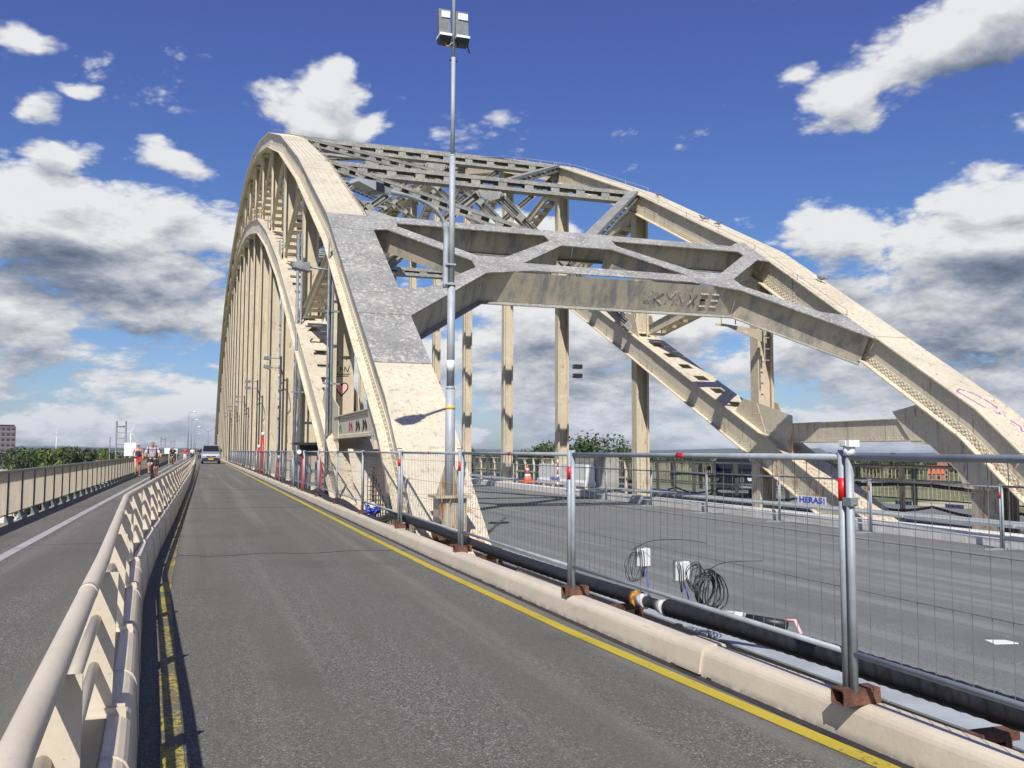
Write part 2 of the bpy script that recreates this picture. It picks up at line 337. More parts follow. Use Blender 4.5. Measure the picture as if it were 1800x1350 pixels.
# ---------------------------------------------------------------- mesh helpers
class MB:
    def __init__(s): s.bm = bmesh.new(); s.mi = 0
    def _f(s, vs):
        try: f = s.bm.faces.new(vs); f.material_index = s.mi; return f
        except ValueError: return None
    def hexa(s, p):      # 8 points: bottom 0-3 ccw, top 4-7
        v = [s.bm.verts.new(q) for q in p]
        for i in ((3, 2, 1, 0), (4, 5, 6, 7), (0, 1, 5, 4), (1, 2, 6, 5), (2, 3, 7, 6), (3, 0, 4, 7)): s._f([v[k] for k in i])
    def box(s, x0, x1, y0, y1, z0, z1):
        s.hexa([(x0, y0, z0), (x1, y0, z0), (x1, y1, z0), (x0, y1, z0), (x0, y0, z1), (x1, y0, z1), (x1, y1, z1), (x0, y1, z1)])
    def bar(s, a, b, w, h, upv=(0, 0, 1)):     # box from a to b, width w, height h
        a = Vector(a); b = Vector(b); d = (b-a).normalized(); upv = Vector(upv)
        x = d.cross(upv)
        if x.length < 1e-4: x = d.cross(Vector((0, 1, 0)))
        x.normalize(); y = x.cross(d)
        P = []
        for q in (a, b): P += [q-x*w/2-y*h/2, q+x*w/2-y*h/2, q+x*w/2+y*h/2, q-x*w/2+y*h/2]
        s.hexa(P)
    def tube(s, pts, r, n=8, cap=True, smooth=True):
        pts = [Vector(p) for p in pts]; rs = r if isinstance(r, (list, tuple)) else [r]*len(pts)
        rings = []; ref = None
        for i, p in enumerate(pts):
            t = (pts[min(i+1, len(pts)-1)]-pts[max(i-1, 0)]).normalized()
            if ref is None: ref = Vector((0, 0, 1)) if abs(t.z) < .9 else Vector((1, 0, 0))
            x = t.cross(ref).normalized(); y = x.cross(t); ref = y if y.length else ref
            rings.append([s.bm.verts.new(p+(x*math.cos(2*math.pi*k/n)+y*math.sin(2*math.pi*k/n))*rs[i]) for k in range(n)])
        for a, b in zip(rings, rings[1:]):
            for k in range(n):
                f = s._f([a[k], a[(k+1) % n], b[(k+1) % n], b[k]])
                if f and smooth: f.smooth = True
        if cap: s._f(rings[0][::-1]); s._f(rings[-1])
    def poly(s, pts, nrm, th):     # flat polygon extruded by th along nrm
        nrm = Vector(nrm).normalized()*th
        a = [s.bm.verts.new(Vector(p)) for p in pts]; b = [s.bm.verts.new(Vector(p)+nrm) for p in pts]
        s._f(a); s._f(b[::-1])
        for i in range(len(a)): j = (i+1) % len(a); s._f([a[i], b[i], b[j], a[j]])
    def slab(s, path, x0, x1, d0, d1):     # path of (y,z); slab between depths d0,d1 below it
        n = len(path); rows = []
        def nr(i):
            a = Vector(path[max(i-1, 0)]); b = Vector(path[i]); c = Vector(path[min(i+1, n-1)])
            n1 = (b-a); n2 = (c-b)
            if n1.length < 1e-6: n1 = n2
            if n2.length < 1e-6: n2 = n1
            n1.normalize(); n2.normalize(); t = (n1+n2).normalized()
            k = 1/max(.5, t.dot(n1)); return Vector((-t.y, t.x))*k
        for i in range(n):
            p = Vector(path[i]); m = nr(i)
            a = p-m*d0; b = p-m*d1
            rows.append([s.bm.verts.new((x0, b.x, b.y)), s.bm.verts.new((x1, b.x, b.y)), s.bm.verts.new((x1, a.x, a.y)), s.bm.verts.new((x0, a.x, a.y))])
        for a, b in zip(rows, rows[1:]):
            for k in range(4): s._f([a[k], a[(k+1) % 4], b[(k+1) % 4], b[k]])
        s._f(rows[0][::-1]); s._f(rows[-1])
    def rivet(s, p, n, r=.024, h=.014, upv=(0, 0, 1)):
        n = Vector(n).normalized(); x = n.orthogonal().normalized(); y = n.cross(x); p = Vector(p)
        a = [s.bm.verts.new(p+(x*math.cos(k*1.0472)+y*math.sin(k*1.0472))*r) for k in range(6)]
        b = [s.bm.verts.new(p+n*h+(x*math.cos(k*1.0472)+y*math.sin(k*1.0472))*r*.6) for k in range(6)]
        for k in range(6): s._f([a[k], a[(k+1) % 6], b[(k+1) % 6], b[k]])
        s._f(b)
    def prism(s, prof, axis_pts):  # sweep closed (x,z) profile along list of (xoff,y,zoff)
        rings = [[s.bm.verts.new((px+o[0], o[1], pz+o[2])) for px, pz in prof] for o in axis_pts]
        m = len(prof)
        for a, b in zip(rings, rings[1:]):
            for k in range(m): s._f([a[k], a[(k+1) % m], b[(k+1) % m], b[k]])
        s._f(rings[0][::-1]); s._f(rings[-1])
    def mesh(s, name, mats):
        bmesh.ops.recalc_face_normals(s.bm, faces=s.bm.faces)
        me = bpy.data.meshes.new(name); s.bm.to_mesh(me); s.bm.free()
        for m in (mats if isinstance(mats, (list, tuple)) else [mats]): me.materials.append(MATS[m])
        return me
    def build(s, name, mats, parent=None, loc=None):
        o = bpy.data.objects.new(name, s.mesh(name, mats)); C.objects.link(o)
        if loc: o.location = loc
        if parent: o.parent = parent
        return o
def tag(o, label=None, cat=None, group=None, kind=None):
    if label: o['label'] = label
    if cat: o['category'] = cat
    if group: o['group'] = group
    if kind: o['kind'] = kind
    return o
def thing(name, label, cat, loc=(0, 0, 0), rz=0, group=None):
    o = bpy.data.objects.new(name, None); C.objects.link(o); o.location = loc; o.rotation_euler = (0, 0, rz); o.empty_display_size = .2
    return tag(o, label, cat, group)
KIDS = {}
def kids(o): return [c for c in bpy.data.objects if c.parent == o]
def copy_tree(o, parent=None):
    c = o.copy(); C.objects.link(c); c.parent = parent
    for ch in kids(o): copy_tree(ch, c)
    return c
def clone(o, label, loc, rz=None, scale=None, group=None):
    c = copy_tree(o); c['label'] = label; c.location = loc
    if rz is not None: c.rotation_euler = (0, 0, rz)
    if scale: c.scale = scale
    if group: c['group'] = group
    return c
def bx(name, m, *a, parent=None):
    b = MB(); b.box(*a); return b.build(name, m, parent)
def text_mesh(txt, size, m, name, ext=.002, bold=.012):
    cu = bpy.data.curves.new(name, 'FONT'); cu.body = txt; cu.size = size; cu.extrude = ext; cu.offset = bold*size; cu.align_x = 'CENTER'; cu.align_y = 'CENTER'
    o = bpy.data.objects.new(name, cu); C.objects.link(o)
    dg = bpy.context.evaluated_depsgraph_get(); me = bpy.data.meshes.new_from_object(o.evaluated_get(dg))
    C.objects.unlink(o); bpy.data.objects.remove(o)
    me.materials.clear(); me.materials.append(MATS[m])
    o = bpy.data.objects.new(name, me); C.objects.link(o); return o

# ================================================================ SETTING
def structure(o): o['kind'] = 'structure'; return o
GZ = -14.0
b = MB(); N = 24
b.box(-9000, 9000, -600, 16000, GZ-.5, GZ)
structure(b.build('ground', 'meadow'))
structure(bx('bridge_deck', 'concrete', -3.2, 18.0, -3, 230, -.95, -.75))
def strip(name, m, x0, x1, z, y0=-3, y1=225, th=.06, seg=1):
    b = MB()
    for i in range(seg):
        b.box(x0, x1, y0+(y1-y0)*i/seg, y0+(y1-y0)*(i+1)/seg, z-th, z)
    return b.build(name, m)
structure(strip('cycle_path', 'asphalt_path', -3.24, -.62, .0, th=.3))
structure(strip('side_road', 'asphalt_brown', -.615, 2.97, -.001, th=.3))
structure(strip('main_road', 'asphalt_grey', 4.36, 13.9, -.35, th=.3))
structure(strip('outer_road', 'asphalt_grey', 18.5, 24.3, -.5, th=.3))
# left path marking, edge gutter
structure(strip('path_marking', 'white_line', -2.38, -2.24, .004, th=.004))
structure(strip('path_gutter', 'concrete', -3.36, -3.245, -.02, th=.2))

# the lane rail line bends, and the yellow line follows it
FOOT = [(-3, .05), (2.5, -.13), (4.3, -.21), (6.7, -.33), (9.4, -.455), (13, -.46), (18, -.41), (40, -.30), (84, -.28), (101, -.25)]
def lerp(tab, y):
    for (a, va), (c, vc) in zip(tab, tab[1:]):
        if y <= c: return va+(vc-va)*(y-a)/(c-a)
    return tab[-1][1]
def ribbon(name, m, fx0, fx1, ys, z):
    b = MB()
    for ya, yb in zip(ys, ys[1:]):
        b.hexa([(fx0(ya), ya, z-.003), (fx1(ya), ya, z-.003), (fx1(yb), yb, z-.003), (fx0(yb), yb, z-.003),
                (fx0(ya), ya, z), (fx1(ya), ya, z), (fx1(yb), yb, z), (fx0(yb), yb, z)])
    return b.build(name, m)
ys = [-2, 2.5, 4.3, 6.7, 9.4, 13, 18, 28, 40, 84, 100]
YL = [(-3, .02), (2.5, -.03), (4.3, -.07), (7.7, -.20), (9.4, -.27), (16.4, -.30), (84, -.20)]
structure(ribbon('lane_line_worn', 'yellow_worn', lambda y: lerp(YL, y)-.05, lambda y: lerp(YL, y)+.05, ys, .005))
YR = [(-3, 2.95), (3.4, 2.84), (4.9, 2.76), (6.6, 2.68), (8.7, 2.64), (10.7, 2.60), (15, 2.585), (26, 2.60), (60, 2.62), (220, 2.62)]
structure(ribbon('lane_line', 'yellow_line', lambda y: lerp(YR, y)-.048, lambda y: lerp(YR, y)+.048, [-2, 3.4, 4.9, 6.6, 8.7, 10.7, 15, 26, 60, 220], .005))
# expansion joints and sealed cracks across the lanes
b = MB()
for y0 in (12.6, 22.8, 33.5, 47.0):
    pts = [(-.58+3.4*i/14, y0+.10*math.sin(i*1.3+y0)+.05*random.random(), .0) for i in range(15)]
    for p, q in zip(pts, pts[1:]): b.bar((p[0], p[1], .0005), (q[0], q[1], .0005), .035, .003)
structure(b.build('road_joint', 'black_rubber'))
b = MB()
for y0 in (14.6, 25.5): b.bar((-3.2, y0, .0005), (-.7, y0+.15, .0005), .02, .003)
structure(b.build('path_joint', 'black_rubber'))
# kerb of the main road, in one-metre stones
b = MB(); random.seed(3)
y = 6.0
while y < 215:
    L = 1.0 if y < 80 else 4.0; j = random.uniform(-.006, .006)
    b.prism([(13.90+j, -.42), (14.16+j, -.42), (14.16+j, -.10), (13.95+j, -.10), (13.905+j, -.13)], [(0, y, 0), (0, y+L-.012, 0)])
    y += L
structure(b.build('road_kerb', 'kerb_concrete'))
structure(bx('walkway_bed', 'concrete', 14.17, 18.45, 0, 225, -.74, -.52))
b = MB(); y = 8.
while y < 200: b.box(15.05, 15.95, y, y+2.96, -.10, -.05+random.uniform(-.012, .012)); y += 3
structure(b.build('walkway', 'plate_grey'))

# near edge girder with its cover plates; the hose gap lies between it and the lane barrier
b = MB(); b.box(3.90, 4.33, -2, 11.3, -.74, -.114)
b.box(3.55, 4.33, 22.5, 215, -.74, -.114)
structure(b.build('edge_girder', 'cream_clean'))
b = MB(); y = -2.
while y < 12.5: b.box(3.88, 4.36, y, y+2.17, -.112, -.10+.003*random.random()); y += 2.18
y = 15.4
while y < 210: b.box(3.58 if y > 22 else 4.22, 4.36, y, y+2.97, -.112, -.10); y += 2.98
structure(b.build('cover_plates', 'plate_grey'))
b = MB()
for x, y, sx, sy in ((4.1, 11.2, .15, .07), (4.1, 9.9, .14, .06), (4.1, 7.9, .14, .06), (4.15, 5.9, .14, .06), (4.15, 4.2, .12, .05)):
    for k in range(6): b.bar((x+random.uniform(-sx, sx), y+random.uniform(-sy, sy), -.096), (x+random.uniform(-sx, sx), y+random.uniform(-sy, sy), -.096), .025, .003)
structure(b.build('chalk_marks', 'blue_mark'))

# ---------------------------------------------------------------- haze and hills, fields
def hillline(name, y0, zs, x0, x1, seedv, m):
    random.seed(seedv); b = MB(); n = 70; pts = []
    ph = [random.uniform(0, 6.28) for _ in range(6)]
    for i in range(n+1):
        x = x0+(x1-x0)*i/n
        h = zs*(.6+.22*math.sin(x/2300+ph[0])+.14*math.sin(x/900+ph[1])+.06*math.sin(x/330+ph[2])+.03*math.sin(x/140+ph[3]))
        pts.append((x, max(h, 2)))
    for (xa, ha), (xb, hb) in zip(pts, pts[1:]):
        b.hexa([(xa, y0, GZ-.4), (xb, y0, GZ-.4), (xb, y0+1500, GZ-.4), (xa, y0+1500, GZ-.4), (xa, y0+250, GZ+ha), (xb, y0+250, GZ+hb), (xb, y0+900, GZ+ha*.8), (xa, y0+900, GZ+hb*.8)])
    return structure(b.build(name, m))
hillline('hills', 11500, 86, -7000, 8900, 5, 'hill_forest')
hillline('wooded_ridge', 6500, 37, -5000, 7500, 9, 'hill_forest')
structure(bx('sandy_track', 'sand', 60, 900, 205, 236, GZ, GZ+.06))
structure(bx('river_bank', 'sand', -260, -18, 44, 128, GZ, GZ+.05))
structure(bx('crop_field', 'leaf_light', -420, 1400, 420, 560, GZ, GZ+.5))

# ================================================================ THE ARCH BRIDGE
PAN = 8.6; K0 = 24.8
TZ = [7.75, 11.95, 15.6, 18.6, 20.9, 22.7, 24.0, 24.8, 25.25, 25.45, 25.5]
BZ = [2.05, 6.05, 9.95, 13.2, 15.9, 17.8, 19.4, 20.5, 21.3, 21.8, 21.95]
def topz(k): k = 20-k if k > 10 else k; return 2.35 if k == -1 else TZ[k]
def botz(k): k = 20-k if k > 10 else k; return -2.2 if k == -1 else BZ[k]
def ky(k): return K0+PAN*k
TOP = [(11.3, -1.75)]+[(ky(k), topz(k)) for k in range(-1, 22)]+[(210.3, -1.75)]
BOT = [(18.6, -1.0)]+[(ky(k), botz(k)) for k in range(0, 21)]+[(203, -1.0)]
def pz(path, y):
    for (a, za), (c, zc_) in zip(path, path[1:]):
        if a <= y <= c: return za+(zc_-za)*(y-a)/(c-a)
def sub(path, ya, yb): return [(ya, pz(path, ya))]+[p for p in path if ya < p[0] < yb]+[(yb, pz(path, yb))]

bridge = thing('arch_bridge', 'huge cream painted riveted steel arch bridge with grey weathered portal bracing', 'bridge')
def seg_rivets(b, path, ya, yb, x0, x1, depth, nx, step, side=None, r=.024, h=.014, stag=True):
    """rivets along a chord face: side None = top face, otherwise the x of a web face (sign gives its normal)"""
    p = sub(path, ya, yb)
    for (a, za), (c, zc_) in zip(p, p[1:]):
        L = math.hypot(c-a, zc_-za); t = Vector((0, (c-a)/L, (zc_-za)/L)); nn = Vector((0, -t.z, t.y))
        k = int(L/step)
        for i in range(k):
            q = Vector((0, a, za))+t*(i+.5)*step
            for j in range(nx):
                off = .5*step if (stag and j % 2) else 0
                if side is None:
                    b.rivet(q+t*off+Vector((x0+(x1-x0)*(j+.5)/nx, 0, 0))-nn*depth, nn, r, h)
                else:
                    dd = x0+(x1-x0)*(j+.5)/nx
                    b.rivet(q+t*off-nn*dd+Vector((abs(side), 0, 0)), (math.copysign(1, side), 0, 0), r, h)
def arch(x0, x1, inner):          # inner = +1 when the road lies on the +x side
    xm = (x0+x1)/2
    near = inner > 0
    # upper chord: two webs, bottom lips, cover plates on top
    b = MB()
    for xa in (x0+.12, x1-.16):
        b.slab(TOP, xa, xa+.04, .035, .78)
    b.slab(TOP, x0-.06, x0+.119, .755, .785); b.slab(TOP, x1-.119, x1+.06, .755, .785)
    b.slab(TOP, x0+.105, x0+.1195, .56, .7549); b.slab(TOP, x1-.1195, x1-.105, .56, .7549)
    b.slab(TOP, x0+.105, x0+.1195, .0355, .15); b.slab(TOP, x1-.1195, x1-.105, .0355, .15)
    b.slab(TOP, x0+.20, x1-.20, .70, .72)
    if near:
        seg_rivets(b, TOP, 12.5, 50, .60, .72, 0, 2, .16, side=-(x0+.105), r=.022)
        seg_rivets(b, TOP, 12.5, 42, .06, .12, 0, 1, .13, side=-(x0+.105), r=.02)
        seg_rivets(b, TOP, 12.8, 26, x0-.05, x0+.1, .755, 2, .15, r=.02)
    else:
        seg_rivets(b, TOP, 12.5, 30, .59, .73, 0, 3, .17, side=-(x0+.105), r=.03, h=.022)
        seg_rivets(b, TOP, 12.5, 30, .08, .12, 0, 1, .15, side=-(x0+.105), r=.02)
        seg_rivets(b, TOP, 12.8, 22, x0-.05, x0+.1, .755, 2, .17, r=.024)
    b.build('upper_chord', 'cream_paint', bridge)
    cuts = [(11.3, 15.05), (15.07, 17.28)] if near else [(11.3, 15.0), (15.02, 19.4)]
    b = MB()
    edges = cuts+([(24.9, 32.4)] if near else [(19.42, 24.3), (24.32, 32.4)])+[(32.42, 41.5), (41.52, 50.4), (50.42, 76), (76.02, 110), (110.02, 205)]
    for ya, yb in edges: b.slab(sub(TOP, ya, yb), x0, x1, 0, .034)
    if near:
        seg_rivets(b, TOP, 12.4, 17.1, x0+.05, x1-.05, 0, 7, .2, r=.026, h=.016)
        seg_rivets(b, TOP, 25.1, 48, x0+.05, x1-.05, 0, 6, .21, r=.028, h=.014)
    else:
        seg_rivets(b, TOP, 12.4, 40, x0+.05, x1-.05, 0, 6, .24, r=.03, h=.014)
    b.build('cover_plate', 'cream_paint', bridge)
    if near:
        b = MB()
        for ya, yb in ((17.29, 19.2), (19.22, 23.8), (23.82, 24.89)): b.slab(sub(TOP, ya, yb), x0-.01, x1+.01, -.01, .034)
        seg_rivets(b, TOP, 17.4, 24.8, x0+.05, x1-.05, -.01, 7, .19, r=.024, h=.012)
        tag(b.build('cover_plate', 'weathered_grey', bridge), 'bare grey weathered cover plate below the portal')
    # lower chord: two open channels tied by batten plates
    b = MB()
    for xa, s in ((x0+.10, -1), (x1-.14, 1)):
        b.slab(BOT, xa, xa+.04, 0, .90)
        b.slab(BOT, *( (xa-.12, xa-.001) if s < 0 else (xa+.041, xa+.16)), .0, .03)
        b.slab(BOT, *( (xa-.12, xa-.001) if s < 0 else (xa+.041, xa+.16)), .87, .90)
        b.slab(BOT, *( (xa+.041, xa+.22) if s < 0 else (xa-.18, xa-.001)), .0, .03)
    seg_rivets(b, BOT, 19, 52, .05, .16, 0, 2, .15, side=-(x0+.1), r=.022)
    seg_rivets(b, BOT, 19, 40, .72, .86, 0, 3 if not near else 2, .16, side=-(x0+.1), r=.024)
    if near: seg_rivets(b, BOT, 21, 42, x0-.02, x0+.1, 0, 1, .15, r=.02); seg_rivets(b, BOT, 21, 36, x0+.15, x0+.3, 0, 1, .15, r=.02)
    b.build('lower_chord', 'cream_paint', bridge)
    y = 25.9
    b = MB(); late = False
    while y < 198:
        if y > 52 and not late: b = MB(); late = True
        z0 = pz(BOT, y); z1 = pz(BOT, y+.62)
        b.hexa([(x0+.14, y, z0-.02), (x1-.14, y, z0-.02), (x1-.14, y+.62, z1-.02), (x0+.14, y+.62, z1-.02), (x0+.14, y, z0+.012), (x1-.14, y, z0+.012), (x1-.14, y+.62, z1+.012), (x0+.14, y+.62, z1+.012)])
        if not late: b.build('batten_plate', 'cream_paint', bridge); b = MB()
        z0 -= .95; z1 -= .95
        b.hexa([(x0+.14, y, z0-.02), (x1-.14, y, z0-.02), (x1-.14, y+.62, z1-.02), (x0+.14, y+.62, z1-.02), (x0+.14, y, z0+.012), (x1-.14, y, z0+.012), (x1-.14, y+.62, z1+.012), (x0+.14, y+.62, z1+.012)])
        if not late: b.build('batten_plate', 'cream_paint', bridge); b = MB()
        y += 1.12
    tag(b.build('batten_plate', 'cream_paint', bridge), kind='stuff')
    b = MB(); b.slab(sub(BOT, 18.7, 25.7), x0+.141, x1-.141, -.012, .03); b.build('chord_cover', 'cream_paint', bridge)
    b = MB()
    for k in range(-1, 9):
        yk = ky(k)-2.2; sd_ = x0+.12
        for PTH, yy0, d0_, d1_, xs in ((TOP, yk, .151, .559, x0+.12), (BOT, yk+.4, .06, .84, x0+.10)):
            if PTH is BOT and (k < 0): continue
            if PTH is TOP and k < 0: yy0 = 13.2
            b = MB(); b.slab(sub(PTH, yy0, yy0+1.25), xs-.012, xs-.0005, d0_, d1_)
            if k < 5: seg_rivets(b, PTH, yy0, yy0+1.25, d0_+.02, d1_-.02, 0, 4, .15, side=-(xs-.012), r=.023, stag=False)
            b.build('splice_plate', 'cream_paint', bridge)
        if not (near and k == 0): b = MB(); b.slab(sub(TOP, yk+.2, yk+1.3), x0+.08, x1-.08, -.012, .0); b.build('splice_plate', 'cream_paint', bridge)
    # hangers and posts
    for k in range(0, 21):
        y = ky(k)+.45; hd = .27 if near else .22; hw = .285
        b = MB(); zb = botz(k)-.85
        def hsec(z0_, z1_, e):
            for sx in (-1, 1):
                xo = xm+sx*(hw+e)
                b.box(min(xo, xo-sx*.03), max(xo, xo-sx*.03), y-hd-e, y+hd+e, z0_, z1_)
                xi = xo-sx*.0301
                for sy in (-1, 1): b.box(min(xi, xi-sx*.06), max(xi, xi-sx*.06), min(y+sy*(hd+e), y+sy*(hd+e-.02)), max(y+sy*(hd+e), y+sy*(hd+e-.02)), z0_, z1_)
            b.box(xm-hw+.028, xm+hw-.028, y-.015-e, y+.015+e, z0_, z1_)
        hsec(.95, zb, 0)
        b.mi = 1; hsec(-.6, .949, .005); b.mi = 0
        if k < 7:
            zz_ = .3
            while zz_ < zb:
                for xx in (xm-hw+.05, xm+hw-.05): b.rivet((xx, y-hd-(.005 if zz_ < .95 else 0), zz_), (0, -1, 0), .02, .012)
                zz_ += .2
        b.build('hanger', ['cream_hanger', 'cream_paint'], bridge)
        b = MB(); zt = topz(k)-.72
        hsec(botz(k)-.02, zt, 0)
        # gusset plates at both ends
        tl = math.atan2(topz(k)-topz(k-1), PAN)
        for gx in (x0+.142, x1-.162):
            zz_ = botz(k)
            b.poly([(gx, y-.9, zz_-.9*.46-.02), (gx, y-.30, zz_+.85), (gx, y+.45, zz_+1.05), (gx, y+1.1, zz_+.55), (gx, y+1.2, zz_+.3)], (1, 0, 0), .02)
            if k < 5 and (gx < xm):
                for i in range(16): b.rivet((gx, y-.5+.14*(i % 6), zz_+.05+.16*(i//4)), (-1, 0, 0), .022, .014)
        b.build('truss_post', 'cream_hanger', bridge)
    for k in range(-1, 20):          # diagonals: lower node k+1 up to upper node k (mirrored past the crown)
        if k < 10: a = Vector((xm, ky(k+1), botz(k+1))); c = Vector((xm, ky(k), topz(k)-.7))
        else: a = Vector((xm, ky(k), botz(k))); c = Vector((xm, ky(k+1), topz(k+1)-.7))
        if k == -1: continue
        d = (c-a).normalized(); a += d*.9; c -= d*.3; nn = Vector((0, -d.z, d.y))*(1 if d.y < 0 else -1)
        b = MB(); w = .19
        for sx in (-.25, .25):
            b.bar(a+Vector((sx, 0, 0)), c+Vector((sx, 0, 0)), .03, .40, nn)
            b.bar(a+Vector((sx*1.16, 0, 0))+nn*w, c+Vector((sx*1.16, 0, 0))+nn*w, .10, .02, nn)
            b.bar(a+Vector((sx*1.16, 0, 0))-nn*w, c+Vector((sx*1.16, 0, 0))-nn*w, .10, .02, nn)
        L = (c-a).length; m_ = int(L/.85)
        for i in range(m_+1):
            q = a+d*(.2+i*.85)
            for sg in (-1, 1):
                e0 = q+nn*w*sg; b.bar(e0-d*.2, e0+d*.2, .47, .016, nn)
        b.build('truss_diagonal', 'cream_paint', bridge)
    # low tie between the chords, foot column and its gusset
    b = MB(); y0, y1 = 18.0, 23.9
    b.box(xm-.34, xm-.30, y0, y1, 1.66, 2.20); b.box(xm+.30, xm+.34, y0, y1, 1.66, 2.20)
    b.box(xm-.40, xm+.40, y0, y1, 2.201, 2.225); b.box(xm-.40, xm-.341, y0, y1, 1.655, 1.68); b.box(xm+.341, xm+.40, y0, y1, 1.655, 1.68)
    b.box(xm-.3, xm+.3, y0, y1, 1.70, 1.715)
    for i in range(36):
        for zz_ in (1.74, 2.13): b.rivet((xm-.34, y0+.1+i*.16, zz_), (-1, 0, 0), .018, .012)
    b.build('tie_beam', 'cream_paint', bridge)
    b = MB()
    gx = x0+.16 if not near else x0+.155
    for g_ in ((gx, gx+.02), (x1-.18, x1-.16)):
        b = MB(); b.poly([(g_[0], 19.0, 2.4), (g_[0], 18.35, 1.60), (g_[0], 17.76, 1.55), (g_[0], 16.95, .95), (g_[0], 16.75, .56), (g_[0], 16.0, .52), (g_[0], 15.5, .7), (g_[0], 16.0, 1.4), (g_[0], 17.8, 2.6)], (1, 0, 0), .02); b.build('gusset_plate', 'cream_paint', bridge)
    b = MB()
    for g_ in (x0+.18,):
        b.poly([(g_, 24.9, 2.9), (g_, 23.2, 2.45), (g_, 23.2, 1.3), (g_, 24.2, .9), (g_, 25.5, 1.6)], (1, 0, 0), .02)
        if not near:
            for i in range(30): b.rivet((g_, 23.4+.13*(i % 10), 1.35+.22*(i//10)+.03*(i % 10)), (-1, 0, 0), .024, .018)
    b.build('gusset_plate', 'cream_paint', bridge)
    b = MB()
    b.box(xm-.30, xm-.25, 15.9, 16.65, -.75, .6); b.box(xm+.25, xm+.30, 15.9, 16.65, -.75, .6); b.box(xm-.25, xm+.25, 16.2, 16.3, -.75, .6)
    b.build('foot_column', ['cream_dirty', 'rust'], bridge)
arch(3.1, 4.2, +1)
arch(16.44, 17.54, -1)
# inclined bright diaphragm plate at the foot of the near arch
b = MB(); b.hexa([(3.24, 18.9, -.6), (4.06, 18.9, -.6), (4.06, 18.93, -.6), (3.24, 18.93, -.6), (3.24, 21.3, 1.40), (4.06, 21.3, 1.40), (4.06, 21.33, 1.40), (3.24, 21.33, 1.40)])
b.build('diaphragm_plate', 'cream_clean', bridge)

# ---- portal frame, in the plane of the upper chords
SL = (topz(0)-topz(-1))/PAN; NN = Vector((0, -SL, 1)).normalized()
def PP(x, y, d=0.): return Vector((x, y, topz(-1)+SL*(y-16.2)))-NN*d
def MX(x, f): return 20.64-x if f else x
halves = {
 'haunch': [(4.21, 19.2), (6.66, 21.66), (6.46, 21.95), (4.91, 20.62), (4.21, 20.5)],
 'a': [(6.66, 21.66), (7.97, 21.98), (7.90, 22.42), (7.5, 22.72), (6.71, 22.68), (6.47, 22.38), (6.46, 21.95)],
 'at': [(7.90, 22.42), (9.54, 23.85), (9.26, 24.12), (7.5, 22.72)],
 'beam': [(4.93, 24.50), (9.26, 24.50), (9.26, 24.92), (4.93, 24.92)],
 'gus': [(4.21, 23.9), (4.6, 23.98), (4.93, 24.24), (4.93, 24.92), (4.6, 25.2), (4.21, 25.3)],
 'ta': [(4.6, 23.98), (6.47, 22.38), (6.71, 22.68), (4.93, 24.24)],
}
b = MB()
for f in (0, 1):
    for pts in halves.values(): b.poly([PP(MX(x, f), y, -.012) for x, y in pts], -NN, .03)
b.poly([PP(x, y, -.012) for x, y in [(9.54, 23.85), (11.10, 23.85), (11.38, 24.12), (11.38, 24.92), (9.26, 24.92), (9.26, 24.12)]], -NN, .03)
b.poly([PP(x, y, -.012) for x, y in [(7.97, 21.98), (12.67, 21.98), (12.74, 22.42), (7.90, 22.42)]], -NN, .03)
for f in (0, 1):
    for i in range(40):
        t_ = i/39; x = MX(4.3+2.3*t_, f); b.rivet(PP(x, 19.55+2.3*t_, -.012), NN, .018, .01)
portal = b.build('portal_frame', 'weathered_grey', bridge)
b = MB()
def web(p, q, d0, d1, th=.03):
    a0, a1 = PP(*p, d0), PP(*q, d0); c0, c1 = PP(*p, d1), PP(*q, d1)
    s_ = Vector((q[0]-p[0], q[1]-p[1], 0)).normalized().cross(Vector((0, 0, 1)))*th/2
    b.hexa([c0-s_, c0+s_, c1+s_, c1-s_, a0-s_, a0+s_, a1+s_, a1-s_])
b.mi = 0
for f in (0, 1):
    g_ = lambda x, y: (MX(x, f), y)
    web(g_(4.21, 19.52), g_(6.62, 21.86), .019, .84)
    web(g_(4.0, 24.70), g_(10.31, 24.70), .019, .74)
    web(g_(4.3, 24.42), g_(6.66, 22.45), .019, .68)
    web(g_(7.5, 22.35), g_(9.6, 24.1), .019, .68)
web((6.64, 21.86), (14.0, 21.86), .019, .84)
b.mi = 1
def lip(p, q, d, w_=.30):
    a = Vector((q[0]-p[0], q[1]-p[1], 0)).normalized(); s_ = a.cross(Vector((0, 0, 1)))*w_/2
    s_.z = SL*s_.y
    P4 = [PP(*p, d)-s_, PP(*p, d)+s_, PP(*q, d)+s_, PP(*q, d)-s_]
    b.hexa([v-NN*.025 for v in P4]+P4)
for f in (0, 1):
    lip((MX(4.21, f), 19.52), (MX(6.62, f), 21.86), .842)
    lip((MX(4.3, f), 24.70), (MX(10.31, f), 24.70), .742, .22)
lip((6.64, 21.86), (14.0, 21.86), .842)
b.build('portal_web', ['stained_web', 'brace_grey'], portal)
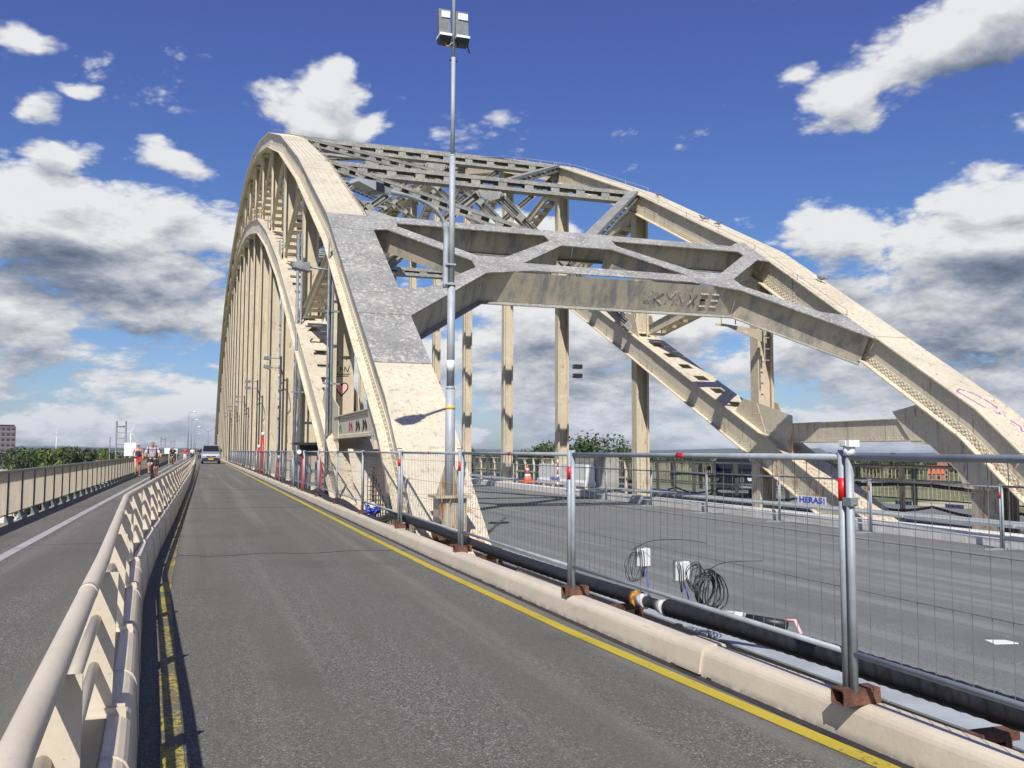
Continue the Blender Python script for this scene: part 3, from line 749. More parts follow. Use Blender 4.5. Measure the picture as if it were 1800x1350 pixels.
# grey drips painted over with a rail-side scrawl on the web (right half)
b = MB(); random.seed(11)
def wp(x, d): return PP(x, 21.86, d)+Vector((0, -.022, 0))
x = 11.2
for ch in 'WKMNXES':
    h0, h1 = .62, .26; ww = .22
    S = {'W': [(0, h1), (.25, h0), (.5, .4), (.75, h0), (1, h1)], 'K': [(0, h1), (0, h0), (0, .45), (1, h1), (0, .45), (1, h0)], 'M': [(0, h0), (0, h1), (.5, .45), (1, h1), (1, h0)],
         'N': [(0, h0), (0, h1), (1, h0), (1, h1)], 'X': [(0, h1), (1, h0), (.5, .44), (1, h1), (0, h0)], 'E': [(1, h1), (0, h1), (0, .44), (.8, .44), (0, .44), (0, h0), (1, h0)], 'S': [(1, h1), (0, h1), (0, .44), (1, .44), (1, h0), (0, h0)]}[ch]
    for (xa, da), (xb, db) in zip(S, S[1:]): b.bar(wp(x+xa*ww, da), wp(x+xb*ww, db), .06, .006, (0, 1, 0))
    x += .34
tag(b.build('graffiti', 'stain_ink', portal), 'faded grey scrawled letters on the portal web')

# ---- top bracing behind the portal
def strut(y, zt, name='cross_strut', h=.46, x0=4.15, x1=16.5, dp=.42):
    b = MB()
    b.box(x0, x1, y-dp/2, y+dp/2, zt-.02, zt)
    for sy in (-1, 1):
        yy = y+sy*dp/2
        b.box(x0, x1, min(yy, yy-sy*.02), max(yy, yy-sy*.02), zt-.15, zt-.021); b.box(x0, x1, min(yy, yy-sy*.02), max(yy, yy-sy*.02), zt-h, zt-h+.13)
        n = int((x1-x0)/1.05)
        for i in range(n+1):
            xx = x0+(x1-x0-.42)*i/n; b.box(xx, xx+.36, min(yy-sy*.021, yy-sy*.035), max(yy-sy*.021, yy-sy*.035), zt-h+.02, zt-.03)
            for q in ((.06, .1), (.30, .1), (.06, h-.08), (.30, h-.08)):
                if sy < 0 and y < 60: b.rivet((xx+q[0], yy, zt-q[1]), (0, -1, 0), .02, .014)
    b.box(x0, x1, y-dp/2+.05, y+dp/2-.05, zt-h, zt-h+.02)
    return b.build(name, 'brace_grey', bridge)
def laced(name, a, c, w=.36, h=.3, upv=(0, 0, 1), step=.9, m='brace_grey'):
    a = Vector(a); c = Vector(c); d = (c-a).normalized(); x = d.cross(Vector(upv)).normalized(); y = x.cross(d)
    b = MB()
    b.bar(a+y*h/2, c+y*h/2, w, .02, upv)
    for sx in (-1, 1):
        b.bar(a+x*sx*w/2-y*(h/2-.03), c+x*sx*w/2-y*(h/2-.03), .02, .08, upv)
        b.bar(a+x*sx*w/2+y*(h/2-.06), c+x*sx*w/2+y*(h/2-.06), .02, .08, upv)
    L = (c-a).length; n = int(L/step)
    for i in range(n+1):
        q = a+d*(L-.35)*i/max(n, 1)
        for sx in (-1, 1): b.bar(q+x*sx*(w/2-.012), q+d*.35+x*sx*(w/2-.012), .012, h-.03, upv)
        b.bar(q-y*h/2, q+d*.3-y*h/2, w, .012, upv)
    return b.build(name, m, bridge)
for k in range(1, 20):
    y, zt = ky(k), topz(k)-.06
    strut(y, zt)
    for s_ in (4.2, 16.44):
        if k <= 10 or k > 10: laced('lateral_brace', (s_, y-.1, zt-.12), (10.32+(-.5 if s_ < 10 else .5), ky(k-1)+.35, topz(k-1)-.2), .42, .30)
        # sway frame
        lo = botz(k)+.15
        if k <= 8 or k % 2:
            laced('sway_brace', (10.32+(-.25 if s_ < 10 else .25), y, zt-.55), (s_+(.1 if s_ < 10 else -.1), y, lo+.1), .3, .26, (0, 1, 0), 1.1)
            if k >= 2: laced('sway_brace', (s_+(.05 if s_ < 10 else -.05), y, zt-.55), (10.32+(-3.0 if s_ < 10 else 3.0), y+.02, (zt+lo)/2-.6), .26, .22, (0, 1, 0), 1.1)
    if k >= 2:
        strut(y, botz(k)-.05, 'lower_strut', .38)
        # centre gusset
    b = MB(); b.poly([(9.85, y-.225, zt-.55), (10.79, y-.225, zt-.55), (10.7, y-.225, zt-.82), (10.32, y-.225, zt-.95), (9.94, y-.225, zt-.82)], (0, 1, 0), .02)
    b.build('strut_gusset', 'brace_grey', bridge)
# handrails along the chord tops
b = MB()
for xr, ys_, ye in ((17.48, 34, 120), (16.5, 20.5, 120), (4.12, 25, 120)):
    y = ys_; pts = []
    while y < ye:
        zt = pz(TOP, y); pts.append((xr, y, zt+.16)); b.bar((xr, y, zt), (xr, y, zt+.165), .018, .018, (0, 1, 0)); y += 2.15
    b.tube(pts, .008, 5)
b.build('chord_handrail', 'cream_dirty', bridge)
# inspection bracket on the first far hanger
b = MB()
b.poly([(16.7, 24.55, 5.15), (15.2, 24.55, 5.30), (14.9, 24.55, 5.30), (14.9, 24.55, 5.24), (15.3, 24.55, 5.22), (16.7, 24.55, 4.75)], (0, 1, 0), .03)
for x in (15.1, 15.6): b.bar((x, 24.56, 5.3), (x, 24.56, 5.75), .025, .025, (0, 1, 0))
b.bar((15.05, 24.56, 5.74), (15.65, 24.56, 5.74), .02, .02)
b.build('inspection_bracket', 'cream_dirty', bridge)
b = MB()
for dz in (0, .35, .7, 1.05): b.bar((16.45, 24.3, 4.2+dz), (16.62, 24.3, 4.2+dz), .025, .025)
b.bar((16.45, 24.3, 4.1), (16.45, 24.3, 5.4), .03, .03, (0, 1, 0)); b.build('hanger_ladder', 'cream_dirty', bridge)
# pipes rising beside the first near hangers
b = MB()
b.tube([(3.20, 24.25, -.5), (3.20, 24.25, 6.6)], .055, 8); b.build('drain_pipe', 'galvanised', bridge)
b = MB(); b.tube([(3.08, 24.0, -.5), (3.08, 24.0, 6.9)], .025, 6); b.build('drain_pipe', 'galvanised', bridge)
b = MB()
b.tube([(3.14, 32.9, -.5), (3.14, 32.9, 9.0)], .05, 8); b.build('drain_pipe', 'galvanised', bridge); b = MB(); b.tube([(3.26, 32.8, -.5), (3.26, 32.8, 9.0)], .035, 8)
for y_, z_ in ((32.85, 1.6), (32.85, 3.4), (24.2, 3.1), (24.2, 5.0)): b.bar((3.0, y_, z_), (3.45, y_, z_), .04, .05)
b.build('drain_pipe', 'galvanised', bridge)
# painted marks on the near post: heart and tag
def strokes(b, o, ux, uz, pts, w_, nrm):
    o = Vector(o); ux = Vector(ux); uz = Vector(uz)
    P = [o+ux*x+uz*z for x, z in pts]
    for p, q in zip(P, P[1:]): b.bar(p, q, .012, w_, nrm)
yy = 25.25-.016
b = MB(); hp = []
for i in range(25):
    t_ = 2*math.pi*i/24; hp.append((.17*math.sin(t_)**3, .013*(13*math.cos(t_)-5*math.cos(2*t_)-2*math.cos(3*t_)-math.cos(4*t_))))
b.poly([(3.64+x, yy-.172+.17, 3.05+z) for x, z in hp[:-1]], (0, -1, 0), .004); b.build('graffiti_heart', 'pink', bridge)
b = MB()
for (x0_, z0_), (x1_, z1_) in zip(hp, hp[1:]): b.bar((3.64+x0_, yy-.006, 3.05+z0_), (3.64+x1_, yy-.006, 3.05+z1_), .03, .005, (0, 1, 0))
for seg in ([(-.22, .45), (-.17, .75), (-.05, .72), (-.1, .6), (-.16, .58)], [(0, .45), (0, .6), (.06, .5)], [(.1, .45), (.12, .6), (.2, .45), (.24, .62)], [(-.24, .38), (.26, .40)], [(-.22, .32), (.22, .35)], [(.14, .78), (.17, .82)]):
    for (xa, za), (xb, zb) in zip(seg, seg[1:]): b.bar((3.60+xa, yy-.003, 3.05+za), (3.60+xb, yy-.003, 3.05+zb), .022, .005, (0, 1, 0))
b.build('graffiti', 'ink', bridge)
# scrawls on the near tie beam and on the far chord
random.seed(5)
for col_, ya in (('green_ink', 22.9), ('red_ink', 21.2), ('ink', 20.2), ('ink', 19.3)):
    b = MB()
    for k in range(2):
        y = ya+.3*k; pts = [(y+.12*math.sin(i*1.9+k), 1.78+.30*((i*37) % 10)/10) for i in range(7)]
        for p, q in zip(pts, pts[1:]): b.bar((3.305, p[0], p[1]), (3.305, q[0], q[1]), .005, .05, (0, 0, 1))
    b.build('graffiti', col_, bridge)
b = MB()
def tp(x, y): return Vector((x, y, pz(TOP, y)+.004))
for seg in ([(16.62, 16.9), (16.75, 16.3), (17.0, 16.05), (17.15, 16.3), (17.05, 16.8), (16.8, 17.0), (16.62, 16.9)], [(17.12, 15.9), (17.2, 15.7), (17.1, 15.6), (17.25, 15.55)], [(17.15, 15.45), (17.3, 15.5), (17.2, 15.3), (17.35, 15.35)], [(17.32, 15.75), (17.45, 15.55), (17.42, 15.3)], [(17.3, 15.0), (17.4, 15.05), (17.45, 14.9)]):
    for p, q in zip(seg, seg[1:]):
        b.bar(tp(*p), tp(*q), .03, .004, NN)
b.build('graffiti', 'purple_ink', bridge)

# ================================================================ LEFT LANE RAIL AND BARRIER
RAILX = [(-3, .11), (1.59, -.25), (2.47, -.318), (4.24, -.368), (9.94, -.669), (11.0, -.669), (15.0, -.635), (40, -.47), (70, -.30), (120, -.30)]
RZ = .89
lane_rail = thing('lane_guardrail', 'cream tubular guardrail on a low steel barrier between cycle path and road', 'guardrail')
prof = [(-.34, 0), (-.34, .26), (-.31, .31), (-.26, .335), (-.085, .335), (-.060, .330), (-.040, .317), (-.027, .298), (-.018, .27), (0, .0)]
fy = [-2, -.5, .8, 2.1, 3.4, 4.7, 6.0, 7.4, 8.8, 10.3, 11.8, 13.4, 15, 17]+list(range(19, 100, 3))
for ya, yb in zip(fy, fy[1:]):
    b = MB(); b.prism(prof, [(lerp(FOOT, ya), ya, .0), (lerp(FOOT, yb), yb-.012, .0)])
    # weld bead at the joint
    b.tube([(lerp(FOOT, yb)+px+(.002), yb-.006, pz_) for px, pz_ in prof[1:]], .006, 4)
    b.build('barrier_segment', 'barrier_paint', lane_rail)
pys = []; y = -1.0
while y < 98: pys.append(y); y += 1.78 if y < 40 else 3.56
y = .42-1.78; pys = []
while y < 98: pys.append(y); y += 1.78 if y < 50 else 3.56
RK = [-2.2, 1.59, 4.2, 4.3, 9.9, 10.6, 15, 24, 34, 50, 71.6, 99]
b = MB(); b.tube([(lerp(RAILX, y), y, RZ) for y in RK]+[(.1, 101.6, RZ), (.9, 101.9, RZ)], .0285, 16); b.build('top_rail', 'barrier_paint', lane_rail)
for y in (3.3, 7.4, 14.0, 18.5):
    b = MB(); b.tube([(lerp([(k_, lerp(RAILX, k_)) for k_ in RK], y-.03), y-.03, RZ), (lerp([(k_, lerp(RAILX, k_)) for k_ in RK], y+.03), y+.03, RZ)], .0297, 16); b.build('rail_sleeve', 'barrier_paint', lane_rail)
for zz_, k in ((.69, .36), (.51, .68)):
    for ya, yb in zip(pys, pys[1:]):
        b = MB()
        f = lambda y: lerp(RAILX, y)*(1-k)+(lerp(FOOT, y)-.17)*k
        b.tube([(f(ya), ya, zz_), (f(yb), yb, zz_)], .020, 12)
        if yb < 70: b.build('middle_rail', 'barrier_paint', lane_rail)
for y in pys:
    xt, xf = lerp(RAILX, y), lerp(FOOT, y)
    b = MB()
    b.poly([(xt-.012, y, RZ-.02), (xt+.075, y, RZ-.02), (xf-.10, y, .36), (xf-.05, y, .36), (xf-.05, y, .30), (xf-.24, y, .30)], (0, 1, 0), .014)
    b.build('post', 'barrier_paint', lane_rail)
    if y < 30:
        b = MB(); b.box(xf-.19, xf-.05, y-.045, y-.001, .337, .352); b.box(xf-.19, xf-.042, y-.055, y-.045, .24, .36)
        b.tube([(xf-.115, y-.056, .30), (xf-.115, y-.07, .30)], .018, 6); b.build('bracket', 'barrier_paint', lane_rail)
    if -1 < y < 40:
        b = MB(); xa, xb = lerp(FOOT, y+.08), lerp(FOOT, y+1.6)
        b.hexa([(xa-.20, y+.1, .334), (xa-.115, y+.1, .334), (xb-.115, y+1.66, .334), (xb-.20, y+1.66, .334), (xa-.20, y+.1, .341), (xa-.115, y+.1, .341), (xb-.115, y+1.66, .341), (xb-.20, y+1.66, .341)])
        b.build('grip_strip', 'dark_plastic', lane_rail)

# ================================================================ OUTER RAILING OF THE CYCLE PATH
outer = thing('path_railing', 'cream barred bridge railing with dark posts and handrail along the cycle path', 'railing')
ph = MB(); ph.box(-3.40, -3.28, 6, 225, .925, .965); ph.build('handrail', 'grey_steel', outer)
y = 9.2; i = 0
pm = MB(); pm.box(-3.36, -3.30, -.03, .03, -.25, .924); pm.poly([(-3.33, -.045, -.1), (-3.33, .045, -.1), (-3.33, .02, .13), (-3.33, -.02, .13)], (1, 0, 0), .12); pmesh = pm.mesh('post', 'grey_steel')
im = MB()
for k in range(13): yy_ = .075+.105*k; im.box(-3.352, -3.318, yy_, yy_+.030, .16, .924)
im.box(-3.345, -3.325, .04, 1.39, .135, .165); imesh = im.mesh('bar_panel', 'cream_clean')
while y < 150:
    o = bpy.data.objects.new('post', pmesh); C.objects.link(o); o.parent = outer; o.location = (0, y, 0)
    o = bpy.data.objects.new('bar_panel', imesh); C.objects.link(o); o.parent = outer; o.location = (0, y, 0)
    y += 1.43
# right-hand outer railings
far_rail = thing('river_railing', 'dark posted railing with thin bars along the far outer edge of the bridge', 'railing')
b = MB(); b.box(24.45, 24.55, 10, 225, .86, .92); b.box(24.48, 24.52, 10, 225, -.32, -.27); b.build('handrail', 'dark_plastic', far_rail)
pm = MB(); pm.box(24.44, 24.56, -.06, .06, -.6, .86); pmesh = pm.mesh('post', 'dark_plastic')
im = MB()
for k in range(14): yy_ = .15+.2*k; im.box(24.49, 24.51, yy_, yy_+.03, -.3, .87)
imesh = im.mesh('bar_panel', 'cream_dirty')
y = 12.
while y < 170:
    for n_, me_ in (('post', pmesh), ('bar_panel', imesh)):
        o = bpy.data.objects.new(n_, me_); C.objects.link(o); o.parent = far_rail; o.location = (0, y, 0)
    y += 3.
inner_rail = thing('walkway_railing', 'cream two-rail steel railing between far arch and outer road', 'railing')
b = MB(); b.box(18.14, 18.26, 24, 200, .94, 1.0); b.build('top_rail', 'cream_paint', inner_rail)
b = MB(); b.box(18.16, 18.24, 24, 200, .18, .24); b.build('lower_rail', 'cream_paint', inner_rail)
pm = MB(); pm.poly([(18.13, 0, -.5), (18.27, 0, -.5), (18.25, 0, .94), (18.10, 0, .94), (18.10, 0, .7), (18.15, 0, .5)], (0, 1, 0), .05); pmesh = pm.mesh('post', 'cream_paint')
y = 24.2
while y < 160:
    o = bpy.data.objects.new('post', pmesh); C.objects.link(o); o.parent = inner_rail; o.location = (0, y, 0); y += 1.5
hose_rail = thing('hose_rack', 'brown steel posts carrying black hoses behind the far arch foot', 'railing')
for y in (12.2, 14.9, 17.6, 20.3, 23.0):
    b = MB(); b.box(18.0, 18.1, y, y+.1, -.6, .95); b.build('post', 'cream_dirty', hose_rail)
b = MB(); b.box(18.0, 18.1, 11, 23.5, .951, 1.0); b.box(17.96, 17.999, 11, 23.5, .60, .66); b.build('beam', 'cream_dirty', hose_rail)
b = MB(); b.tube([(17.9, 11+.5*i, .50+.04*math.sin(i*.8)) for i in range(45)], .05, 8); b.build('hose', 'black_rubber', hose_rail)
b = MB(); b.tube([(17.88, 11+.3*i, -.02-.16*abs(math.sin(i*.35))) for i in range(75)], .035, 8); b.build('hose', 'black_rubber', hose_rail)
# brown blocks under the walkway edge
bm_ = MB(); bm_.box(-.12, .12, -.18, .18, 0, .19); bmesh_ = bm_.mesh('support_block', 'rust'); i = 0
for y in (12.9, 14.6, 16.2, 17.9, 20.1, 22.6, 25.4, 28.6, 32.0, 36.0):
    o = bpy.data.objects.new('support_block', bmesh_); C.objects.link(o); o.location = (14.6, y, -.52)
    tag(o, 'rusty brown block lying in the gap behind the white kerb', 'block', 'support blocks behind the far kerb')

# ================================================================ RIGHT LANE BARRIER
kb = thing('lane_barrier', 'low cream steel barrier with rounded top edging the road below the fence', 'barrier')
prof = [(0, 0), (.016, .10), (.020, .122), (.027, .140), (.038, .155), (.053, .166), (.070, .171), (.150, .172), (.165, .165), (.172, .15), (.175, 0)]
def bxx(y): return lerp([(-3, 3.0), (3.4, 2.97), (5.2, 2.905), (7, 2.87), (11, 2.83), (225, 2.83)], y)
ys = [-2, .8, 2.2, 5.02, 5.30, 8.6, 9.6, 11.7, 13.8, 16.4, 19.2, 22.6, 26]+list(range(30, 215, 5))
b0 = None
for ya, yb in zip(ys, ys[1:]):
    b = MB(); e = .012 if (5.0 < ya < 5.1) else 0
    b.prism([(px-(e if px < .15 else -e), pz_+e) for px, pz_ in prof], [(bxx(ya), ya+.003, 0), (bxx(yb), yb-.004, 0)])
    b.mi = 1
    if ya < 9:
        random.seed(int(ya*10))
        for i in range(9):
            t_ = ya+(yb-ya)*random.random()
            if random.random() < .5: b.box(bxx(t_)-.003, bxx(t_)+.012, t_, t_+random.uniform(.05, .2), .002, random.uniform(.004, .012))
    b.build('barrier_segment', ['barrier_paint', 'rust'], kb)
structure(ribbon('road_gutter', 'black_rubber', lambda y: bxx(y)-.055, lambda y: bxx(y)-.001, ys[:14]+[215], .0025))

# ================================================================ FENCES
def make_panel(L=3.40, H=1.14, bot=.18, n=34):
    t = thing('wire_fence', '', 'fence panel')
    b = MB(); b.tube([(0, 0, 0), (0, 0, H)], .0195, 10); b.build('post', 'galvanised_light', t)
    b = MB(); b.tube([(0, L, 0), (0, L, H)], .0195, 10); b.build('post', 'galvanised_light', t)
    b = MB(); b.tube([(0, .015, H-.035), (0, L-.015, H-.035)], .0175, 10); b.build('top_tube', 'galvanised_light', t)
    b = MB(); b.tube([(0, .015, bot), (0, L-.015, bot)], .0145, 10); b.build('bottom_tube', 'galvanised_light', t)
    b = MB()
    for i in range(1, n): y = L*i/n; b.tube([(.012, y, bot-.012), (.018, y, bot+.05), (.018, y, H-.07), (.012, y, H-.02)], .0021, 4, False)
    for z in (H-.14, H-.42, H-.66): b.tube([(.014, 0, z), (.014, L, z)], .0021, 4, False)
    b.build('wire_mesh', 'grey_steel', t)
    b = MB(); b.tube([(0, 0, H-.245), (0, 0, H-.135)], .0205, 10); b.build('band', 'red_paint', t)
    b = MB(); b.tube([(0, L*.45, H-.035), (0, L*.45+.09, H-.035)], .0185, 10); b.build('band', 'red_paint', t)
    return t
def foot(label, x, y, z=.17, L=.21, group='rusty feet of the near fence'):
    t = thing('fence_weight', label, 'fence foot', (x, y, z), 0, group)
    b = MB(); w_ = .046
    b.box(-L/2, L/2, -w_, w_, .065, .073); b.hexa([(-L/2, -w_-.006, 0), (L/2, -w_-.006, 0), (L/2, -w_+.002, 0), (-L/2, -w_+.002, 0), (-L/2, -w_, .065), (L/2, -w_, .065), (L/2, -w_+.006, .065), (-L/2, -w_+.006, .065)])
    b.box(-L/2, L/2, w_-.006, w_, 0, .065); b.box(-L/2+.005, L/2-.005, -w_+.003, w_-.007, 0, .004)
    b.build('base', 'rust', t)
    return t
proto = make_panel(); FX = 2.955
places = ['nearest fence panel, on the right past the post with the white cap', 'fence panel in front of the sensor boxes and cable coils', 'fence panel crossing in front of the lamp post pedestal', 'fence panel in front of the foot of the near arch', 'fence panel in front of the rusty wire cages', 'fence panel in front of the low tie beam with graffiti', 'fence panel in front of the lower arch chord by the green netting', 'fence panel in front of the red and black work machine']
fplaces = ['rusty fence foot under the twin posts with the white cap', 'rusty fence foot on the barrier left of the sensor cables', 'rusty fence foot below the lamp post', 'rusty fence foot left of the lamp post, at the near arch foot', 'rusty fence foot below the wire cages', 'rusty fence foot between cages and green netting', 'rusty fence foot beside the green netting', 'rusty fence foot in front of the red machine']
random.seed(4)
for i in range(28):
    y = .28+3.455*i; lab = places[i] if i < len(places) else 'grey wire fence panel in the distant run along the cream barrier'
    jx = random.uniform(-.015, .015) if i > 1 else 0
    if i == 0: t = proto; t['label'] = lab
    else: t = copy_tree(proto); t['label'] = lab
    t.location = (FX+jx, y, .225); t.rotation_euler = (0, 0, random.uniform(-.008, .008) if i > 1 else 0); t['group'] = 'wire fence panels along the lane'
fp = None
for i in range(28):
    lab = fplaces[i] if i < len(fplaces) else 'rusty brown fence foot in the distant row on the cream barrier'
    y = 3.71+3.455*i
    if fp is None: fp = foot(lab, 2.985, y, .170)
    else: t = copy_tree(fp); t['label'] = lab; t.location = (2.985, y, .170)
# white cap on the twin post
t = thing('post_cap', 'white plastic coupler cap on top of the near fence post', 'cap', (FX, 3.68, 1.368))
b = MB(); b.tube([(0, 0, -.03), (0, 0, .012)], .028, 12); b.box(-.03, .03, -.038, .038, .012, .044); b.box(-.034, .034, -.016, .016, .017, .040); b.build('cap', 'white_paint', t)
b = MB(); b.tube([(.0, -.05, -.26), (0, .09, -.27)], .006, 6); b.box(-.02, .02, -.03, .03, -.27, -.23); b.build('clamp', 'galvanised', t)
# far fence on the main road
fpl = ['far fence panel on the main road, right of the sign panel', 'far fence panel with the large blue lettered sign', 'far fence panel in front of the dark car', 'far fence panel left of the dark car', 'far fence panel before the column near the cone', 'far fence panel in front of the white block']
i = 0; y = 6.0
sty = [(13.55, 5.95), (13.52, 9.4), (13.53, 12.85), (13.61, 16.33), (13.65, 19.65), (13.58, 23.0), (13.6, 26.4), (13.6, 29.8), (13.9, 34.2), (14.05, 37.8), (14.1, 41.4), (14.1, 44.9)]
for (xa, ya), (xb, yb) in zip(sty, sty[1:]):
    t = copy_tree(proto); t.location = (xa, ya, -.34); t.rotation_euler = (0, 0, -math.atan2(xb-xa, yb-ya)); t.scale = (1, (math.hypot(xb-xa, yb-ya)-.05)/3.4, 1)
    t['label'] = ['fence panel beyond the main road at the right picture edge', 'far fence panel between the far arch foot and the right edge', 'far fence panel in front of the far arch foot column', 'far fence panel carrying the large blue lettered sign', 'far fence panel right of the dark parked car', 'far fence panel in front of the dark parked car', 'far fence panel left of the dark car', 'far fence panel before the second far hanger', 'far fence panel in front of the white concrete block', 'far fence panel at the traffic cone', 'last far fence panel, left of the cone'][i]
    t['group'] = 'wire fence panels beyond the main road'
    o = thing('fence_weight', ['flat foot of the far fence %s' % s for s in ('at the right picture edge', 'right of the far arch column', 'under the twin posts right of the big sign', 'right of the lettered sign', 'below the dark car, by the twin posts', 'left of the dark car', 'before the second far hanger', 'behind the near twin posts', 'below the white block', 'under the grey post by the white block', 'left of the cone')][i], 'fence foot', (xa, ya, -.348), 0, 'flat feet of the far fence')
    b = MB(); b.prism([(-.33, 0), (.33, 0), (.30, .025), (-.30, .025)], [(0, -.06, 0), (0, .06, 0)]); b.build('plate', 'galvanised_light', o)
    i += 1
def sign(x, y, z, w_, h_, label, txt='HERAS', face=-1):
    t = thing('fence_sign', label, 'sign', (x, y, z), 0, 'lettered signs on the far fence')
    b = MB(); b.box(-.008, .0, -w_/2, w_/2, -h_/2, h_/2); b.build('plate', 'white_paint', t)
    o = text_mesh(txt, h_*.98, 'blue_sign', 'lettering', .002, .03); o.parent = t
    dm = o.dimensions if o.dimensions.x else None
    sx = (w_*.80)/(max(v.co.x for v in o.data.vertices)-min(v.co.x for v in o.data.vertices))
    # letters face the camera side (-x), reading from +y to -y
    for v in o.data.vertices:
        v.co = Vector((-.012+v.co.z, -(v.co.x*sx)+.03, v.co.y))
    b = MB(); b.box(-.0125, -.009, -w_*.455, -w_*.42, -h_*.36, h_*.36); b.build('bar_mark', 'blue_sign', t)
    return t
sign(13.57, 18.25, .245, 1.06, .19, 'large white sign with blue letters low on the far fence')
sign(13.93, 35.6, .25, 1.2, .19, 'white sign with blue letters in front of the white concrete block')
sign(18.3, 20.6, .0, .62, .11, 'small lettered sign just right of the white-capped post')
sign(18.3, 18.8, .0, .62, .11, 'small lettered sign second right of the white-capped post')
sign(13.5, 10.9, .12, .62, .13, 'lettered sign at the right picture edge')

# ================================================================ HOSE, SENSORS
def smooth(pts, n=8):
    out = []
    P = [Vector(p) for p in pts]; P = [P[0]*2-P[1]]+P+[P[-1]*2-P[-2]]
    for i in range(1, len(P)-2):
        for k in range(n):
            t = k/n; a, b_, c, d = P[i-1], P[i], P[i+1], P[i+2]
            out.append(.5*((2*b_)+(c-a)*t+(2*a-5*b_+4*c-d)*t*t+(3*b_-a-3*c+d)*t**3))
    out.append(P[-2]); return out
def ribbed(pts, r, dr=.004, step=.03):
    P = smooth(pts, 24); out = [P[0]]; acc = 0; rs = [r]; k = 0
    for a, b_ in zip(P, P[1:]):
        acc += (b_-a).length
        if acc >= step: out.append(b_); k += 1; rs.append(r+(dr if k % 2 else -dr)); acc = 0
    return out, rs
hose = thing('drain_hose', 'thick black corrugated hose running along the gap behind the lane barrier', 'hose')
b = MB(); P, rs = ribbed([(3.37, -1.5, .24), (3.36, 1.5, .24), (3.36, 3.1, .235), (3.36, 4.2, .228), (3.37, 5.4, .21), (3.38, 6.28, .185)], .068, .0022); b.tube(P, rs, 14); b.build('hose_pipe', 'black_rubber', hose)
b = MB(); P, rs = ribbed([(3.36, 6.78, .18), (3.35, 8.1, .17), (3.33, 10.2, .17), (3.30, 12.0, .20), (3.16, 13.3, .27), (2.98, 14.6, .32), (2.96, 15.8, .17), (2.97, 17.6, .13), (2.98, 19.4, .22), (2.98, 20.6, .25), (2.97, 22.2, .19), (3.0, 24.5, .3), (3.0, 27, .18), (3.02, 31, .28), (3.02, 36, .16), (3.03, 44, .2), (3.03, 60, .16)], .062, .003, .05); b.tube(P, rs, 12); b.build('hose_pipe', 'black_rubber', hose)
b = MB(); b.tube([(3.36, 6.74, .18), (3.36, 6.80, .18)], .066, 14); b.build('collar', 'collar_tape', hose)
b = MB(); b.tube([(3.37, 6.63, .18), (3.36, 6.73, .18)], [.056, .05], 14); b.build('coupling', 'pvc', hose)
b = MB(); b.tube([(3.37, 6.41, .18), (3.37, 6.63, .18)], .044, 12); b.tube([(3.37, 6.52, .18), (3.62, 6.30, .13), (3.80, 6.05, .13)], .035, 10); b.build('tee_pipe', 'dark_plastic', hose)
b = MB(); b.tube([(3.37, 6.29, .18), (3.37, 6.41, .18)], [.064, .05], 14); b.build('coupling', 'pvc', hose)
b = MB(); b.tube([(3.76, 6.14, .13), (3.85, 6.0, .13)], .042, 12); b.build('coupling', 'pvc', hose)
b = MB(); b.tube([(3.86, 5.98, .13), (4.02, 5.72, .12)], .036, 10); b.build('outlet', 'dark_plastic', hose)
b = MB(); b.tube([(4.02, 5.74, .15), (4.05, 5.66, .16), (4.02, 5.50, .02)], .012, 6); b.build('valve_handle', 'pink', hose)
# small brown supports in the gap
for n_, y in (('below the twin posts', 3.35), ('under the second twin posts', 7.0), ('by the lamp post', 10.7), ('at the near arch foot', 14.2)):
    t = thing('steel_support', 'rusty steel support in the gap ' + n_, 'support', (3.3, y, 0), 0, 'rusty supports in the hose gap')
    b = MB(); b.box(-.13, .25, -.045, .045, .06, .10); b.box(-.11, -.07, -.04, .04, -.7, .059); b.box(.17, .21, -.04, .04, -.7, .059); b.build('frame', 'rust', t)
def sensor(x, y, z, label, rz, cable):
    t = thing('sensor_box', label, 'sensor box', (x, y, z), rz, 'white sensor boxes')
    b = MB(); b.box(-.055, .055, -.03, .03, -.075, .075); bmesh.ops.bevel(b.bm, geom=list(b.bm.edges), offset=.006, segments=2, affect='EDGES'); b.build('case', 'white_paint', t)
    b = MB(); b.box(-.062, -.045, .03, .045, -.085, .085); b.build('mounting', 'grey_steel', t)
    for dx in (-.045, -.025, .0):
        b = MB(); b.tube(smooth([(dx-.03, -.01, .08), (dx-.035, -.035, .03), (dx-.03, -.035, -.06), (dx*.4, 0, -.16)], 5), .004, 5); b.build('strap', 'dark_plastic', t)
    return t
sensor(3.56, 7.05, .47, 'white sensor box left of the other, near the hose coupling', R(20), None)
sensor(3.62, 6.50, .42, 'white sensor box beside the large black cable coil', R(20), None)
def coil(x, y, z, r, n, th_, label, rz=R(-70)):
    b = MB(); random.seed(int(r*1000))
    for k in range(n):
        a0 = random.uniform(0, 6.28); rr = r*random.uniform(.80, 1.06); ox, oz = random.uniform(-.018, .018), random.uniform(-.018, .018)
        b.tube([(rr*.82*math.cos(a0+2*math.pi*i/20)+ox, .012*k-.05+.02*math.sin(3*a0+i*.6), rr*math.sin(a0+2*math.pi*i/20)+oz) for i in range(21)], th_, 5)
    o = b.build('cable_coil', 'dark_plastic', None, (x, y, z)); o.rotation_euler = (0, 0, R(20))
    tag(o, label, 'cable coil', 'black cable coils by the sensors')
coil(3.46, 7.05, .40, .125, 5, .0025, 'thin black cable loops hanging left of the left sensor box')
coil(3.64, 6.36, .39, .11, 6, .0032, 'thin cable loops between the sensor box and the big coil')
coil(3.68, 6.20, .315, .145, 10, .0055, 'thick black cable coil hanging right of the sensor boxes')
